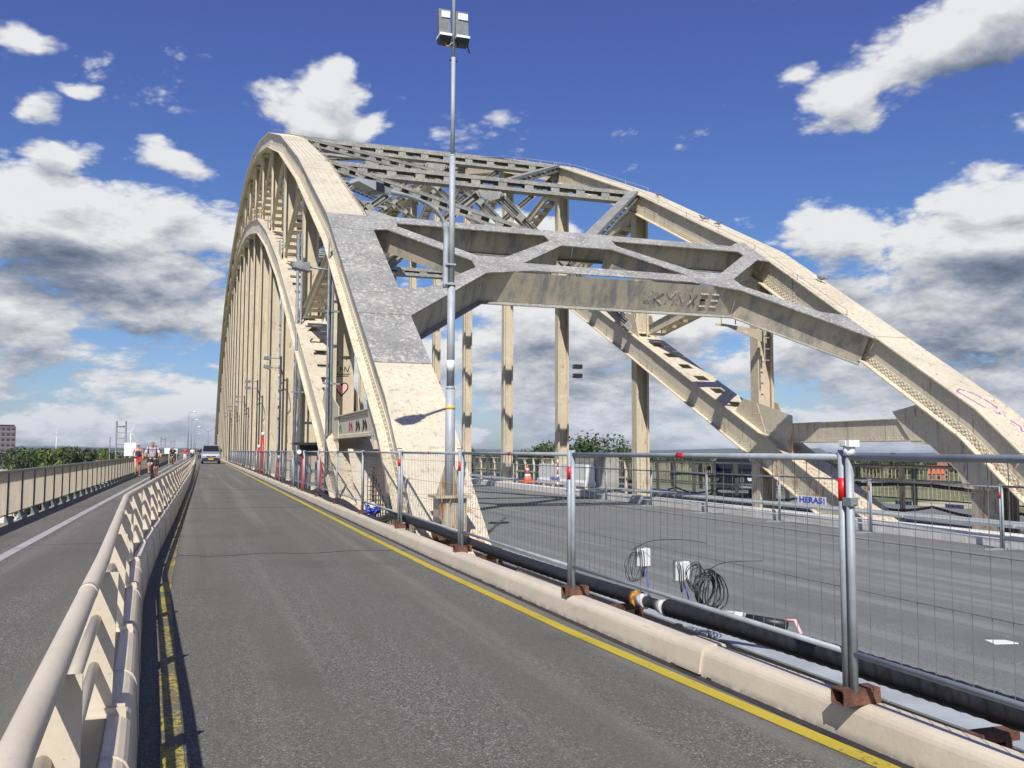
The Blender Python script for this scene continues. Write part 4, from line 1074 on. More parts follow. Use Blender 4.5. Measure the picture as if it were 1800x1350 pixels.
for lab, pts in (('blue and black cable from the left sensor box down to the hose', [(3.56, 7.04, .39), (3.55, 6.95, .25), (3.45, 6.75, .12)]), ('blue cable from the right sensor box down to the coupling', [(3.62, 6.49, .34), (3.64, 6.45, .22), (3.60, 6.42, .14), (3.42, 6.5, .13)])):
    b = MB(); b.tube(smooth(pts, 6), .006, 6); tag(b.build('cable', 'blue_sign'), lab, 'cable')
for lab, pts in (('thin black wire arcing above the left sensor box', [(3.44, 7.02, .54), (3.55, 6.9, .62), (3.75, 6.75, .64), (3.9, 6.6, .62)]), ('thin black wire arcing above the big cable coil', [(3.66, 6.2, .46), (3.76, 6.1, .53), (3.98, 5.95, .55)]), ('thin black cable stake holding up the big coil', [(3.67, 6.21, -.1), (3.67, 6.21, .46)]), ('thin black stake under the left sensor box', [(3.53, 7.05, -.1), (3.53, 7.05, .45)])):
    b = MB(); b.tube(smooth(pts, 6), .003, 5); tag(b.build('wire', 'dark_plastic'), lab, 'wire')
b = MB(); b.tube(smooth([(3.12, 14.3, .35), (3.10, 14.25, .55), (3.18, 14.2, .64), (3.26, 14.15, .5), (3.2, 14.2, .3)], 6), .006, 6); tag(b.build('cable', 'white_paint'), 'white cable loop standing up before the near arch foot', 'cable')
# dropped paper on the main road
b = MB(); b.hexa([(6.78, 6.55, -.349), (7.0, 6.50, -.349), (7.02, 6.66, -.349), (6.82, 6.70, -.349), (6.78, 6.55, -.345), (7.0, 6.50, -.34), (7.02, 6.66, -.345), (6.82, 6.70, -.338)]); tag(b.build('paper_sheet', 'white_paint'), 'white paper scrap lying on the empty main road', 'paper')

# ================================================================ LAMP POST
lp = thing('lamp_post', 'tall grey steel lamp post with curved arm and floodlights, standing at the near arch foot', 'lamp post', (3.56, 13.4, 0))
b = MB()
b.tube([(0, 0, .66), (0, 0, 2.28)], .073, 18); b.tube([(0, 0, 2.28), (0, 0, 2.33)], [.073, .059], 18); b.tube([(0, 0, 2.33), (0, 0, 3.86)], .059, 16); b.tube([(0, 0, 3.86), (0, 0, 3.90)], [.059, .046], 16)
b.tube([(0, 0, 3.90), (0, 0, 5.86)], .046, 14); b.tube([(0, 0, 5.86), (0, 0, 5.89)], [.046, .033], 14); b.tube([(0, 0, 5.89), (0, 0, 7.42)], .033, 12); b.tube([(0, 0, 7.42), (0, 0, 9.8)], [.028, .026], 12)
b.build('pole', 'pole_grey', lp)
b = MB(); b.tube([(0, 0, 2.55), (0, 0, 2.72)], .0605, 14); b.build('sticker', 'white_paint', lp)
b = MB(); b.tube([(0, -.001, 1.98), (0, -.001, 2.03)], .0745, 18); b.build('band', 'plate_yellow', lp)
b = MB()
for a in range(4):
    ca, sa = math.cos(a*math.pi/2+.3), math.sin(a*math.pi/2+.3)
    b.poly([(ca*.08, sa*.08, .70), (ca*.24, sa*.24, .70), (ca*.09, sa*.09, 1.14)], (-sa, ca, 0), .012)
b.box(-.27, .27, -.27, .27, .665, .70); b.build('base_plate', 'cream_dirty', lp)
b = MB()
b.box(-.20, .20, -.20, .20, .18, .663)
for x in (-.19, -.06, .07, .19):
    b.poly([(x, -.201, .66), (x, -.27, .66), (x, -.23, .55), (x, -.23, .16), (x, -.201, .16)], (1, 0, 0), .012)
b.mi = 1; b.prism([(-.24, .06), (.26, .06), (.22, .18), (-.24, .18)], [(0, -.24, 0), (0, .24, 0)])
b.prism([(-.16, -.65), (.30, -.65), (.22, .06), (-.20, .06)], [(0, -.18, 0), (0, .2, 0)])
b.build('pedestal', ['cream_dirty', 'rust'], lp)
b = MB(); arm = smooth([(-.09, 0, 3.82), (-.09, 0, 4.3), (-.09, 0, 4.68), (-.19, -.05, 4.90), (-.42, -.17, 5.03), (-.75, -.36, 5.07), (-1.12, -.58, 5.05)], 8); b.tube(arm, [.032+.012*(i < 20) for i in range(len(arm))], 10)
b.box(-.11, .05, -.075, .075, 3.86, 3.885); b.box(-.11, .05, -.075, .075, 4.16, 4.185); b.build('arm', 'pole_grey', lp)
d = Vector((-.88, -.47, 0)).normalized()
def headpt(l, s_, z): return Vector((-1.08, -.56, 5.05))+d*l+Vector((-d.y, d.x, 0))*s_+Vector((0, 0, z))
def headbox(l0, l1, w0, w1, h0, h1, dz0=0, dz1=0): return [headpt(l0, -w0, -h0+dz0), headpt(l1, -w1, -h1+dz1), headpt(l1, w1, -h1+dz1), headpt(l0, w0, -h0+dz0), headpt(l0, -w0, h0+dz0), headpt(l1, -w1, h1+dz1), headpt(l1, w1, h1+dz1), headpt(l0, w0, h0+dz0)]
b = MB(); b.hexa(headbox(0, .16, .04, .07, .04, .05)); b.build('lamp_neck', 'plate_grey', lp)
b = MB(); b.hexa(headbox(.161, .33, .09, .10, .06, .07)); b.build('gear_box', 'dark_plastic', lp)
b = MB(); b.hexa(headbox(.331, .62, .12, .10, .065, .025, 0, .03)); b.build('lamp_head', 'plate_grey', lp)
for sx in (-1, 1):
    t = MB(); x0_, x1_ = (.03, .235) if sx > 0 else (-.235, -.05)
    t.hexa([(x0_, -.02, 7.76), (x1_, -.02, 7.76), (x1_, .10, 7.76), (x0_, .10, 7.76), (x0_, .02, 8.18), (x1_, .02, 8.18), (x1_, .12, 8.18), (x0_, .12, 8.18)])
    fl = t.build('floodlight', 'grey_steel', lp)
    t = MB(); t.box(x0_-.004, x1_+.004, -.09, .14, 7.72, 7.758); t.build('rim', 'white_paint', fl)
    t = MB(); t.hexa([(x0_+.01, -.05, 7.63), (x1_-.01, -.05, 7.63), (x1_-.01, .1, 7.63), (x0_+.01, .1, 7.63), (x0_, -.09, 7.719), (x1_, -.09, 7.719), (x1_, .14, 7.719), (x0_, .14, 7.719)]); t.build('glass', 'glass_dark', fl)
    t = MB(); t.box(x0_+.04, x1_-.01, -.012, .018, 8.04, 8.14); t.build('label_plate', 'white_paint', fl)
b = MB(); b.tube(smooth([(-.16, .0, 7.66), (-.1, -.02, 7.58), (-.02, -.05, 7.64)], 5), .006, 5); b.build('cable', 'plate_yellow', lp)
b = MB(); b.box(-.075, .075, -.02, .02, 7.60, 7.62); b.box(-.07, .07, -.01, .01, 7.36, 7.38); b.tube([(.2, 0, 7.72), (.25, -.02, 7.52)], .012, 6); b.build('clamp', 'dark_plastic', lp)
# floodlights on the near hangers
def flood(y, z, label):
    t = thing('floodlight', label, 'floodlight', (3.30, y, z), 0, 'floodlights on the near hangers')
    for dz, tilt in ((.2, 0), (-.22, .06)):
        b = MB(); b.tube([(.05, 0, dz), (-.42, 0, dz+.02)], .025, 6); b.build('bracket', 'galvanised', t)
        b = MB(); b.hexa([(-.72, -.13, dz-.06+tilt), (-.42, -.13, dz-.08), (-.42, .13, dz-.08), (-.72, .13, dz-.06+tilt), (-.70, -.12, dz+.07+tilt), (-.42, -.12, dz+.09), (-.42, .12, dz+.09), (-.70, .12, dz+.07+tilt)]); b.build('lamp_housing', 'grey_steel', t)
    b = MB(); b.tube(smooth([(.03, -.05, -.2), (.12, -.1, -.6), (.16, -.1, -1.0), (.06, -.05, -1.25)], 5), .02, 5); b.build('cable', 'dark_plastic', t)
    b = MB(); b.tube([(.02, -.03, .3), (.02, -.03, -z-.5)], .045, 7); b.build('conduit', 'dark_plastic', t)
flood(41.6, 5.2, 'twin floodlight on the nearest hanger of the lower row'); flood(58.8, 5.4, 'twin floodlight second along the near hangers'); flood(76.0, 5.4, 'twin floodlight third along the near hangers')
flood(93.2, 5.4, 'twin floodlight fourth along the near hangers'); flood(110.4, 5.4, 'twin floodlight farthest along the near hangers')
t = thing('floodlight', 'grey floodlight on a bracket high on the post by the heart graffiti', 'floodlight', (3.12, 24.3, 6.1))
b = MB(); b.tube([(.08, 0, 0), (-.5, 0, .05)], .03, 6); b.build('bracket', 'galvanised_light', t)
b = MB(); b.hexa([(-.95, -.15, .0), (-.5, -.15, -.08), (-.5, .15, -.08), (-.95, .15, .0), (-.93, -.13, .14), (-.5, -.13, .16), (-.5, .13, .16), (-.93, .13, .14)]); b.build('lamp_housing', 'grey_steel', t)
t = thing('floodlight', 'twin floodlight hanging on a far hanger left of the second column', 'floodlight', (16.5, 40.6, 5.2))
for dz in (.22, -.22):
    b = MB(); b.box(.35, .75, -.15, .15, dz-.1, dz+.1); b.build('lamp_housing', 'dark_plastic', t)
b = MB(); b.tube([(.2, 0, .22), (.5, 0, .22)], .02, 6); b.tube([(.2, 0, -.22), (.5, 0, -.22)], .02, 6); b.build('bracket', 'galvanised', t)

# ================================================================ WORKS CLUTTER
t = thing('traffic_cone', 'orange and white striped traffic cone on the far kerb', 'traffic cone', (14.75, 41.2, -.05))
b = MB(); b.box(-.27, .27, -.27, .27, -.03, .03); b.build('base', 'orange', t)
for i, (z0, z1, m_) in enumerate(((.03, .2, 'orange'), (.2, .36, 'white_paint'), (.36, .5, 'red_paint'), (.5, .62, 'white_paint'), (.62, .82, 'orange'))):
    f = lambda z: .21-.19*z/.82
    b = MB(); b.tube([(0, 0, z0), (0, 0, z1)], [f(z0), f(z1)], 16, True); b.build('sleeve', m_, t)
t = thing('barrier_block', 'white plastic barrier block beside the traffic cone', 'barrier block', (15.0, 37.3, -.05))
b = MB(); b.prism([(-.25, 0), (.25, 0), (.25, .15), (.19, .25), (.17, .88), (-.17, .88), (-.19, .25), (-.25, .15)], [(0, -2.9, 0), (0, -.03, 0)]); b.build('block', 'white_paint', t)
b = MB(); b.prism([(-.25, 0), (.25, 0), (.25, .15), (.19, .25), (.17, .86), (-.17, .86), (-.19, .25), (-.25, .15)], [(0, .03, 0), (0, 2.6, 0)]); b.build('block', 'white_paint', t)
t = thing('marker_post', 'thin red and white striped marker leaning before the white block', 'marker post', (14.7, 37.2, -.1))
for i in range(7):
    z0 = .16*i; b = MB(); b.tube([(-.0, 0, z0), (0, 0, z0+.158)], .04, 8); b.build('band', 'red_paint' if i % 2 else 'white_paint', t)
t = thing('grey_crate', 'grey-brown block standing behind the white barrier', 'crate', (16.0, 36.3, .0)); b = MB(); b.box(-.5, .5, -1.4, 1.4, -.1, 1.16); b.box(-.53, .53, -1.43, 1.43, 1.16, 1.2); b.build('body', 'concrete', t)
# wire cages at the near arch foot
for n_, (x, y, h_, r_) in enumerate(((3.35, 17.4, 1.15, .20), (3.62, 17.1, 1.25, .2), (3.5, 18.1, 1.1, .24))):
    t = thing('wire_cage', ['rusty wire cage leftmost at the near arch foot', 'grey wire cage nearest the arch flange', 'wire cage behind the other two at the arch foot'][n_], 'wire cage', (x, y, -.1), .3*n_, 'wire cages by the arch foot')
    random.seed(20+n_); b = MB()
    for i in range(9):
        for sx, sy in ((0, -1), (1, 0)):
            o_ = -r_+2*r_*i/8+random.uniform(-.01, .01)
            if sy: b.bar((o_, -r_, 0), (o_+random.uniform(-.02, .02), -r_, h_), .012, .012, (0, 1, 0))
            else: b.bar((-r_, o_, 0), (-r_+random.uniform(-.02, .02), o_, h_), .012, .012, (0, 1, 0))
    for i in range(14):
        z = h_*i/13; b.bar((-r_, -r_-.01, z), (r_, -r_-.01, z+random.uniform(-.02, .02)), .012, .012); b.bar((-r_-.01, -r_, z), (-r_-.01, r_, z), .012, .012)
    b.build('wire_grid', 'rust' if n_ == 0 else 'grey_steel', t)
t = thing('plastic_bag', 'crumpled blue and white bag on the hose by the wire cages', 'bag', (3.05, 17.0, .28))
b = MB(); bmesh.ops.create_icosphere(b.bm, subdivisions=3, radius=.12); random.seed(8)
for v in b.bm.verts: v.co = Vector((v.co.x*1.2, v.co.y*1.3, v.co.z*.8))*random.uniform(.82, 1.15)
b.build('bag_body', 'blue_sign', t); b = MB(); bmesh.ops.create_icosphere(b.bm, subdivisions=2, radius=.07)
for v in b.bm.verts: v.co = v.co*random.uniform(.7, 1.25)+Vector((-.02, -.08, .07))
b.build('bag_fold', 'white_paint', t)
# red and black work machine
t = thing('work_machine', 'red and black work machine standing between the near hangers', 'machine', (3.2, 28.2, -.2))
for x in (-.28, .18):
    b = MB(); b.box(x, x+.12, -.1, .1, .15, 1.55); b.build('mast', 'red_paint', t)
b = MB(); b.box(-.36, .38, -.14, .12, 1.4, 1.72); b.box(-.55, .5, -.3, .1, 1.72, 1.80); b.build('hood', 'dark_plastic', t)
b = MB(); b.box(-.3, .25, -.15, .6, .0, .3); b.build('base', 'dark_plastic', t)
b = MB(); b.box(-.2, .12, -.13, -.02, .5, .62); b.box(-.2, .12, -.13, -.02, .9, 1.0); b.tube([(-.05, -.1, .3), (-.05, -.1, 1.4)], .04, 8); b.build('hydraulics', 'galvanised', t)
for i in range(2):
    b = MB(); b.tube([(-.38+.7*i, -.16, 1.52), (-.38+.7*i, -.2, 1.52)], .07, 10); b.build('lamp', 'white_paint', t)
t = thing('netting_frame', 'green netting on a leaning steel frame beside the lower arch chord', 'netting', (3.25, 24.0, -.1))
b = MB(); b.poly([(-.02, -1.2, .05), (-.02, 1.0, .1), (.0, .8, 1.15), (0, -.6, 1.2)], (1, 0, 0), .01); b.build('net', 'green_mesh', t)
b = MB(); b.tube([(-.05, -1.3, 0), (-.05, .9, 1.3)], .02, 6); b.tube([(-.05, 1.2, 0), (-.05, -.7, 1.25)], .02, 6); b.build('frame', 'galvanised', t)
for n_, (x, y, h_) in enumerate(((3.0, 47.5, 2.2), (3.1, 52, 1.6), (3.1, 39, 1.1))):
    t = thing('marker_post', ['red marker post with white cap among the near hangers', 'second red marker post behind the near fence', 'short red marker post by the nearest floodlight hanger'][n_], 'marker post', (x, y, -.1), 0, 'red marker posts')
    b = MB(); b.tube([(0, 0, 0), (0, 0, h_)], .06, 8); b.build('post', 'red_paint', t); b = MB(); b.tube([(0, 0, h_), (0, 0, h_+.16)], .07, 8); b.build('cap', 'white_paint', t)
random.seed(31)
for n_ in range(6):
    y = 29.5+1.9*n_
    t = thing('tube_rack', 'grey tubular frame standing behind the near fence in the gap', 'frame', (3.1, y, -.1), random.uniform(-.3, .3), 'grey tube frames behind the near fence')
    b = MB(); 
    for z in (.35, .75, 1.1): b.tube([(0, -.7, z), (0, .7, z)], .022, 6)
    for yy_ in (-.7, .7): b.tube([(0, yy_, 0), (0, yy_, 1.12)], .022, 6)
    b.build('tubes', 'galvanised', t)
# pigeons
def pigeon(x, y, rz, label):
    t = thing('pigeon', label, 'pigeon', (x, y, pz(TOP, y)+.006), rz, 'pigeons on the far arch'); t.scale = (.75,)*3
    b = MB(); bmesh.ops.create_uvsphere(b.bm, u_segments=12, v_segments=8, radius=1)
    for v in b.bm.verts:
        p = v.co.copy(); v.co = Vector((p.x*.07, p.y*.15, .16+p.z*.075+.05*max(0, p.y)))
    hb = MB.__new__(MB); hb.bm = b.bm; hb.mi = 0
    hb.tube([(0, .10, .2), (0, .14, .27), (0, .15, .30)], [.05, .035, .04], 8); hb.tube([(0, .16, .30), (0, .20, .29)], [.035, .008], 6)
    hb.tube([(0, -.1, .15), (0, -.28, .11)], [.05, .03], 6)
    hb.tube([(.025, .02, .10), (.025, .02, 0)], .008, 4); hb.tube([(-.025, .02, .10), (-.025, .02, 0)], .008, 4)
    hb.build('body', 'grey_steel', t)
pigeon(16.9, 28.6, 1.2, 'pigeon lower of the pair on the far arch top'); pigeon(17.1, 27.9, -1.4, 'pigeon right of the pair on the far arch top'); pigeon(17.3, 22.6, .4, 'single pigeon on the far arch above the portal corner'); pigeon(17.2, 32.6, .4, 'highest pigeon on the far arch')

# ================================================================ VEHICLES
def car(name, label, cat, loc, rz, st, paint, w_, wheel_r, wheels, glassz, lamp_z, lamp_x, extra):
    """st: stations (y, z_bottom, z_belt, z_top, half_bottom, half_belt, half_top)"""
    t = thing(name, label, cat, loc, rz)
    b = MB(); rings = []
    for (y, zb, zl, zt, hb, hl, ht) in st:
        half = [(hb*.92, zb), (hb, zb+.10), (hl, zl), (ht+.03, zt-.09), (ht-.06, zt)]
        ring = [b.bm.verts.new((x, y, z)) for x, z in half]+[b.bm.verts.new((-x, y, z)) for x, z in half[::-1]]
        rings.append(ring)
    for a, c in zip(rings, rings[1:]):
        for k in range(10):
            f = b._f([a[k], a[(k+1) % 10], c[(k+1) % 10], c[k]])
            if f: f.smooth = False
    b._f(rings[0][::-1]); b._f(rings[-1])
    body = b.build('body', paint, t)
    for y in wheels:
        for sx in (-1, 1):
            b = MB(); b.tube([(sx*(w_-.22), y, wheel_r), (sx*(w_+.005), y, wheel_r)], wheel_r, 20); wh = b.build('wheel', 'black_rubber', t)
            b = MB(); b.tube([(sx*(w_+.006), y, wheel_r), (sx*(w_+.015), y, wheel_r)], wheel_r*.6, 14); b.build('rim', 'galvanised_light', wh)
    return t
van = car('van', 'silver panel van driving towards the viewer on the side road', 'van', (1.18, 98.5, .004), 0,
  [(0, .30, .62, .80, .78, .84, .80), (.12, .24, .70, 1.00, .88, .94, .84), (.55, .24, .80, 1.10, .93, .95, .86), (.95, .24, .95, 1.22, .93, .95, .86), (1.75, .24, 1.05, 1.86, .93, .95, .78), (2.3, .24, 1.05, 1.93, .93, .95, .80), (4.7, .24, 1.05, 1.93, .93, .95, .80), (4.85, .35, 1.05, 1.85, .90, .92, .76)], 'silver_paint', .93, .33, (.95, 3.9), 0, 0, 0, None)
b = MB(); b.hexa([(-.80, .94, 1.26), (.80, .94, 1.26), (.80, 1.0, 1.2), (-.80, 1.0, 1.2), (-.70, 1.62, 1.83), (.70, 1.62, 1.83), (.70, 1.7, 1.76), (-.70, 1.7, 1.76)]); b.build('windscreen', 'glass_dark', van)
b = MB(); b.box(-.86, .86, -.035, .02, .30, .56); b.box(-.62, .62, -.04, .0, .56, .62); b.build('bumper', 'dark_plastic', van)
b = MB(); b.box(-.45, .45, -.02, .01, .70, .80); b.build('grille', 'dark_plastic', van)
for sx in (-1, 1):
    b = MB(); b.hexa([(sx*.50, -.015, .68), (sx*.84, .03, .70), (sx*.86, .12, .70), (sx*.50, .10, .68), (sx*.52, .0, .84), (sx*.82, .08, .93), (sx*.84, .16, .93), (sx*.52, .10, .84)]); b.build('headlight', 'headlamp', van)
    b = MB(); b.box(sx*1.0-.09, sx*1.0+.09, 1.12, 1.24, 1.22, 1.46); b.build('mirror', 'dark_plastic', van)
    b = MB(); b.box(sx*.935-.012, sx*.935+.012, 1.35, 2.25, 1.14, 1.62); b.build('side_window', 'glass_dark', van)
b = MB(); b.box(-.26, .26, -.055, -.041, .42, .54); b.build('number_plate', 'plate_yellow', van)
b = MB(); b.poly([(-.08, -.03, .72), (0, -.03, .80), (.08, -.03, .72), (.08, -.03, .76), (0, -.03, .85), (-.08, -.03, .76)], (0, -1, 0), .01); b.build('emblem', 'headlamp', van)
b = MB(); b.box(-.6, -.25, 1.30, 1.34, 1.48, 1.56); b.build('paper', 'white_paint', van)
suv = car('parked_car', 'dark boxy off-road car on the outer road beyond the far arch', 'car', (20.5, 32.6, -.5), R(-32),
  [(0, .42, .70, .96, .80, .84, .80), (.10, .34, .78, 1.04, .86, .89, .84), (1.15, .34, .90, 1.14, .88, .90, .84), (1.75, .34, .98, 1.60, .88, .90, .70), (2.3, .34, .98, 1.66, .88, .90, .72), (3.9, .34, .98, 1.64, .88, .90, .72), (4.4, .42, .98, 1.10, .86, .88, .80)], 'black_paint', .88, .38, (.75, 3.4), 0, 0, 0, None)
b = MB(); b.hexa([(-.76, 1.12, 1.18), (.76, 1.12, 1.18), (.76, 1.2, 1.13), (-.76, 1.2, 1.13), (-.64, 1.63, 1.59), (.64, 1.63, 1.59), (.64, 1.74, 1.53), (-.64, 1.74, 1.53)]); b.build('windscreen', 'glass_dark', suv)
b = MB(); b.box(-.82, .82, -.08, .0, .42, .60); b.build('bumper', 'galvanised', suv)
b = MB()
for i in range(9): b.box(-.46+i*.105, -.42+i*.105, -.03, .0, .66, .90)
b.build('grille', 'grey_steel', suv)
for sx in (-1, 1):
    b = MB(); b.tube([(sx*.65, .03, .80), (sx*.65, -.03, .80)], .10, 14); b.build('headlight', 'headlamp', suv)
    b = MB(); b.box(sx*.98-.08, sx*.98+.08, 1.3, 1.4, 1.10, 1.28); b.build('mirror', 'dark_plastic', suv)

# ================================================================ PEOPLE
def skin_mesh(name, joints, edges, radii, m, parent, root=0, sub=1):
    me = bpy.data.meshes.new(name); me.from_pydata([tuple(j) for j in joints], edges, []); me.materials.append(MATS[m])
    bm = bmesh.new(); bm.from_mesh(me); lay = bm.verts.layers.skin.verify()
    for i, v in enumerate(bm.verts): r = radii[i]; v[lay].radius = r if isinstance(r, tuple) else (r, r); v[lay].use_root = (i == root)
    bm.to_mesh(me); bm.free()
    o = bpy.data.objects.new(name, me); C.objects.link(o); o.parent = parent
    o.modifiers.new('skin', 'SKIN'); s = o.modifiers.new('sub', 'SUBSURF'); s.levels = sub; s.render_levels = sub
    o.modifiers['skin'].use_smooth_shade = True
    return o
def person(label, loc, rz, J, top, bottom, hair, parts='bare', scale=1., group=None, hairlen=.0):
    """J: joint dictionary in metres; -y is forward"""
    t = thing('person', label, 'person', loc, rz, group); t.scale = (scale,)*3
    n = ['pelvis', 'waist', 'chest', 'neck', 'head0', 'head1', 'shl', 'ell', 'wrl', 'hal', 'shr', 'elr', 'wrr', 'har', 'hipl', 'knl', 'anl', 'tol', 'hipr', 'knr', 'anr', 'tor']
    rad = [.125, .115, .13, .055, (.075, .09), (.07, .085), .062, .045, .030, .03, .062, .045, .030, .03, .085, .062, .042, .035, .085, .062, .042, .035]
    ed = [(0, 1), (1, 2), (2, 3), (3, 4), (4, 5), (2, 6), (6, 7), (7, 8), (8, 9), (2, 10), (10, 11), (11, 12), (12, 13), (0, 14), (14, 15), (15, 16), (16, 17), (0, 18), (18, 19), (19, 20), (20, 21)]
    P = [Vector(J[k]) for k in n]
    body = skin_mesh('body', P, ed, rad, 'skin', t, 0, 2)
    g_ = {k: P[i] for i, k in enumerate(n)}
    q = g_['head1']
    # face: nose, eyes, mouth
    b = MB(); fwd = Vector((0, -1, 0)); c = (g_['head0']+q)/2
    b.tube([c+fwd*.088+Vector((0, 0, .015)), c+fwd*.115+Vector((0, 0, -.02))], [.008, .016], 6); b.build('nose', 'skin', t)
    for sx in (-1, 1):
        b = MB(); b.tube([c+fwd*.080+Vector((sx*.03, 0, .028)), c+fwd*.094+Vector((sx*.03, 0, .028))], .012, 6); b.build('eye', 'dark_plastic', t)
    b = MB(); b.box(c.x-.025, c.x+.025, c.y-.092, c.y-.082, c.z-.052, c.z-.043); b.build('mouth', 'cloth_red', t)
    if top:
        sl = top[1]
        jn = [g_['pelvis']+Vector((0, 0, .02)), g_['waist'], g_['chest'], g_['chest']*.45+g_['neck']*.55]
        je = [(0, 1), (1, 2), (2, 3)]; jr = [.15, .155, .18, .09]
        if sl:
            for s_ in 'lr':
                k = len(jn); sh, elb, wr = g_['sh'+s_], g_['el'+s_], g_['wr'+s_]
                jn += [sh, elb if sl > .5 else sh.lerp(elb, .6)]; je += [(2, k), (k, k+1)]; jr += [.078, .062]
                if sl > .9: jn.append(elb.lerp(wr, .75)); je.append((k+1, k+2)); jr.append(.05)
        else: jn = jn[:3]+[g_['chest']+Vector((0, 0, .05))]; jr = [.145, .145, .155, .12]
        skin_mesh('shirt', jn, je, jr, top[0], t, 0, 2)
    if bottom:
        lg = bottom[1]; jn = [g_['pelvis']+Vector((0, 0, .06)), g_['pelvis']]; je = [(0, 1)]; jr = [.148, .15]
        for s_ in 'lr':
            k = len(jn); hp_, kn, an = g_['hip'+s_], g_['kn'+s_], g_['an'+s_]
            jn += [hp_, hp_.lerp(kn, min(1, lg*2))]; je += [(1, k), (k, k+1)]; jr += [.10, .085]
            if lg > .5: jn.append(kn.lerp(an, (lg-.5)*2)); je.append((k+1, k+2)); jr.append(.065)
        skin_mesh('trousers', jn, je, jr, bottom[0], t, 0, 2)
    if hair:
        jn = [q+Vector((0, .02, .035)), q+Vector((0, .045, -.04)), q+Vector((0, .045, -.10-hairlen))]
        skin_mesh('hair', jn, [(0, 1), (1, 2)], [(.088, .095), (.085, .07), (.06, .05)], hair, t, 0, 2)
    for s_ in 'lr':
        skin_mesh('shoe', [g_['an'+s_]+Vector((0, .03, -.035)), g_['to'+s_]+Vector((0, -.01, .0))], [(0, 1)], [.05, .042], 'dark_plastic', t, 0, 1)
    return t
WALK = dict(pelvis=(0, 0, .94), waist=(0, 0, 1.08), chest=(0, -.01, 1.30), neck=(0, 0, 1.46), head0=(0, -.02, 1.54), head1=(0, -.02, 1.63),
  shl=(-.18, 0, 1.38), ell=(-.24, .03, 1.12), wrl=(-.12, -.16, 1.04), hal=(-.05, -.2, 1.06), shr=(.18, 0, 1.38), elr=(.24, .03, 1.12), wrr=(.22, -.16, .96), har=(.20, -.22, .92),
  hipl=(-.09, 0, .88), knl=(-.10, -.12, .50), anl=(-.10, -.02, .08), tol=(-.10, -.16, .045), hipr=(.09, 0, .88), knr=(.10, .02, .50), anr=(.10, .18, .10), tor=(.10, .06, .04))
RIDE = dict(pelvis=(0, .28, .92), waist=(0, .24, 1.06), chest=(0, .12, 1.28), neck=(0, .06, 1.45), head0=(0, .02, 1.53), head1=(0, .02, 1.63),
  shl=(-.20, .10, 1.37), ell=(-.29, -.06, 1.16), wrl=(-.27, -.26, 1.04), hal=(-.26, -.33, 1.03), shr=(.20, .10, 1.37), elr=(.29, -.06, 1.16), wrr=(.27, -.26, 1.04), har=(.26, -.33, 1.03),
  hipl=(-.11, .24, .88), knl=(-.13, -.10, .70), anl=(-.12, .02, .34), tol=(-.12, -.12, .30), hipr=(.11, .24, .88), knr=(.13, -.06, .50), anr=(.12, .06, .15), tor=(.12, -.09, .13))
walker = person('woman in dark top and white shorts with red jacket round her waist, walking', (-2.88, 49.8, 0), .1, WALK, ('cloth_navy', 0), ('cloth_white', .16), 'hair_blond', scale=.99)
b = MB(); b.tube([(-.16, -.02, .99), (0, -.14, .97), (.17, -.02, 1.0), (.0, .13, 1.0), (-.16, -.02, .99)], .035, 8); b.poly([(-.12, -.14, .98), (.16, -.13, 1.0), (.15, -.15, .82), (.03, -.17, .74), (-.08, -.16, .80)], (0, 1, 0), .02); b.build('tied_jacket', 'cloth_red', walker)
b = MB(); b.box(-.07, .07, -.122, -.112, 1.60, 1.63); b.build('sunglasses', 'dark_plastic', walker)
def bicycle(label, loc, rz):
    t = thing('bicycle', label, 'bicycle', loc, rz)
    for y in (-.55, .55):
        b = MB(); b.tube([(0, y+.34*math.cos(2*math.pi*i/24), .34+.34*math.sin(2*math.pi*i/24)) for i in range(25)], .02, 6, False); wl = b.build('wheel', 'black_rubber', t)
        b = MB()
        for i in range(10): a = math.pi*i/10; b.bar((0, y-.33*math.cos(a), .34-.33*math.sin(a)), (0, y+.33*math.cos(a), .34+.33*math.sin(a)), .004, .004)
        b.build('spokes', 'galvanised', wl)
    b = MB(); b.tube([(0, -.55, .34), (0, -.46, .66), (0, -.38, 1.0)], .022, 7); b.tube([(0, -.42, .80), (0, -.05, .32), (0, .30, .86)], .022, 7); b.tube([(0, -.05, .32), (0, .55, .34), (0, .26, .72)], .014, 6); b.build('frame', 'black_paint', t)
    b = MB(); b.tube(smooth([(-.27, -.31, 1.02), (-.2, -.36, 1.04), (0, -.40, 1.03), (.2, -.36, 1.04), (.27, -.31, 1.02)], 4), .014, 7); b.build('handlebar', 'dark_plastic', t)
    b = MB(); b.tube([(0, .16, .87), (0, .40, .88)], [.04, .10], 10); b.build('saddle', 'dark_plastic', t)
    b = MB(); b.box(-.035, .035, -.52, -.47, .72, .80); b.build('headlamp', 'headlamp', t)
    for sx in (-1, 1):
        b = MB(); b.box(sx*.06-.05 if sx < 0 else .06, sx*.06 if sx < 0 else .17, -.12, .0, .28, .30) if sx < 0 else b.box(.07, .17, -.02, .1, .10, .12); b.build('pedal', 'dark_plastic', t)
    return t
rider = person('woman in grey striped top riding a bicycle towards the viewer', (-2.02, 45.6, .0), 0, RIDE, ('cloth_striped', .8), ('cloth_black', .44), 'hair_brown', scale=1.04)
bicycle('black bicycle under the woman in the striped top', (-2.02, 45.6, .0), 0)
rider2 = person('bald man in navy shirt cycling behind the woman in the striped top', (-2.04, 48.6, .0), 0, RIDE, ('cloth_navy', .8), ('cloth_black', .44), None, scale=1.0)
bicycle('black bicycle under the bald man in navy', (-2.04, 48.6, .0), 0)
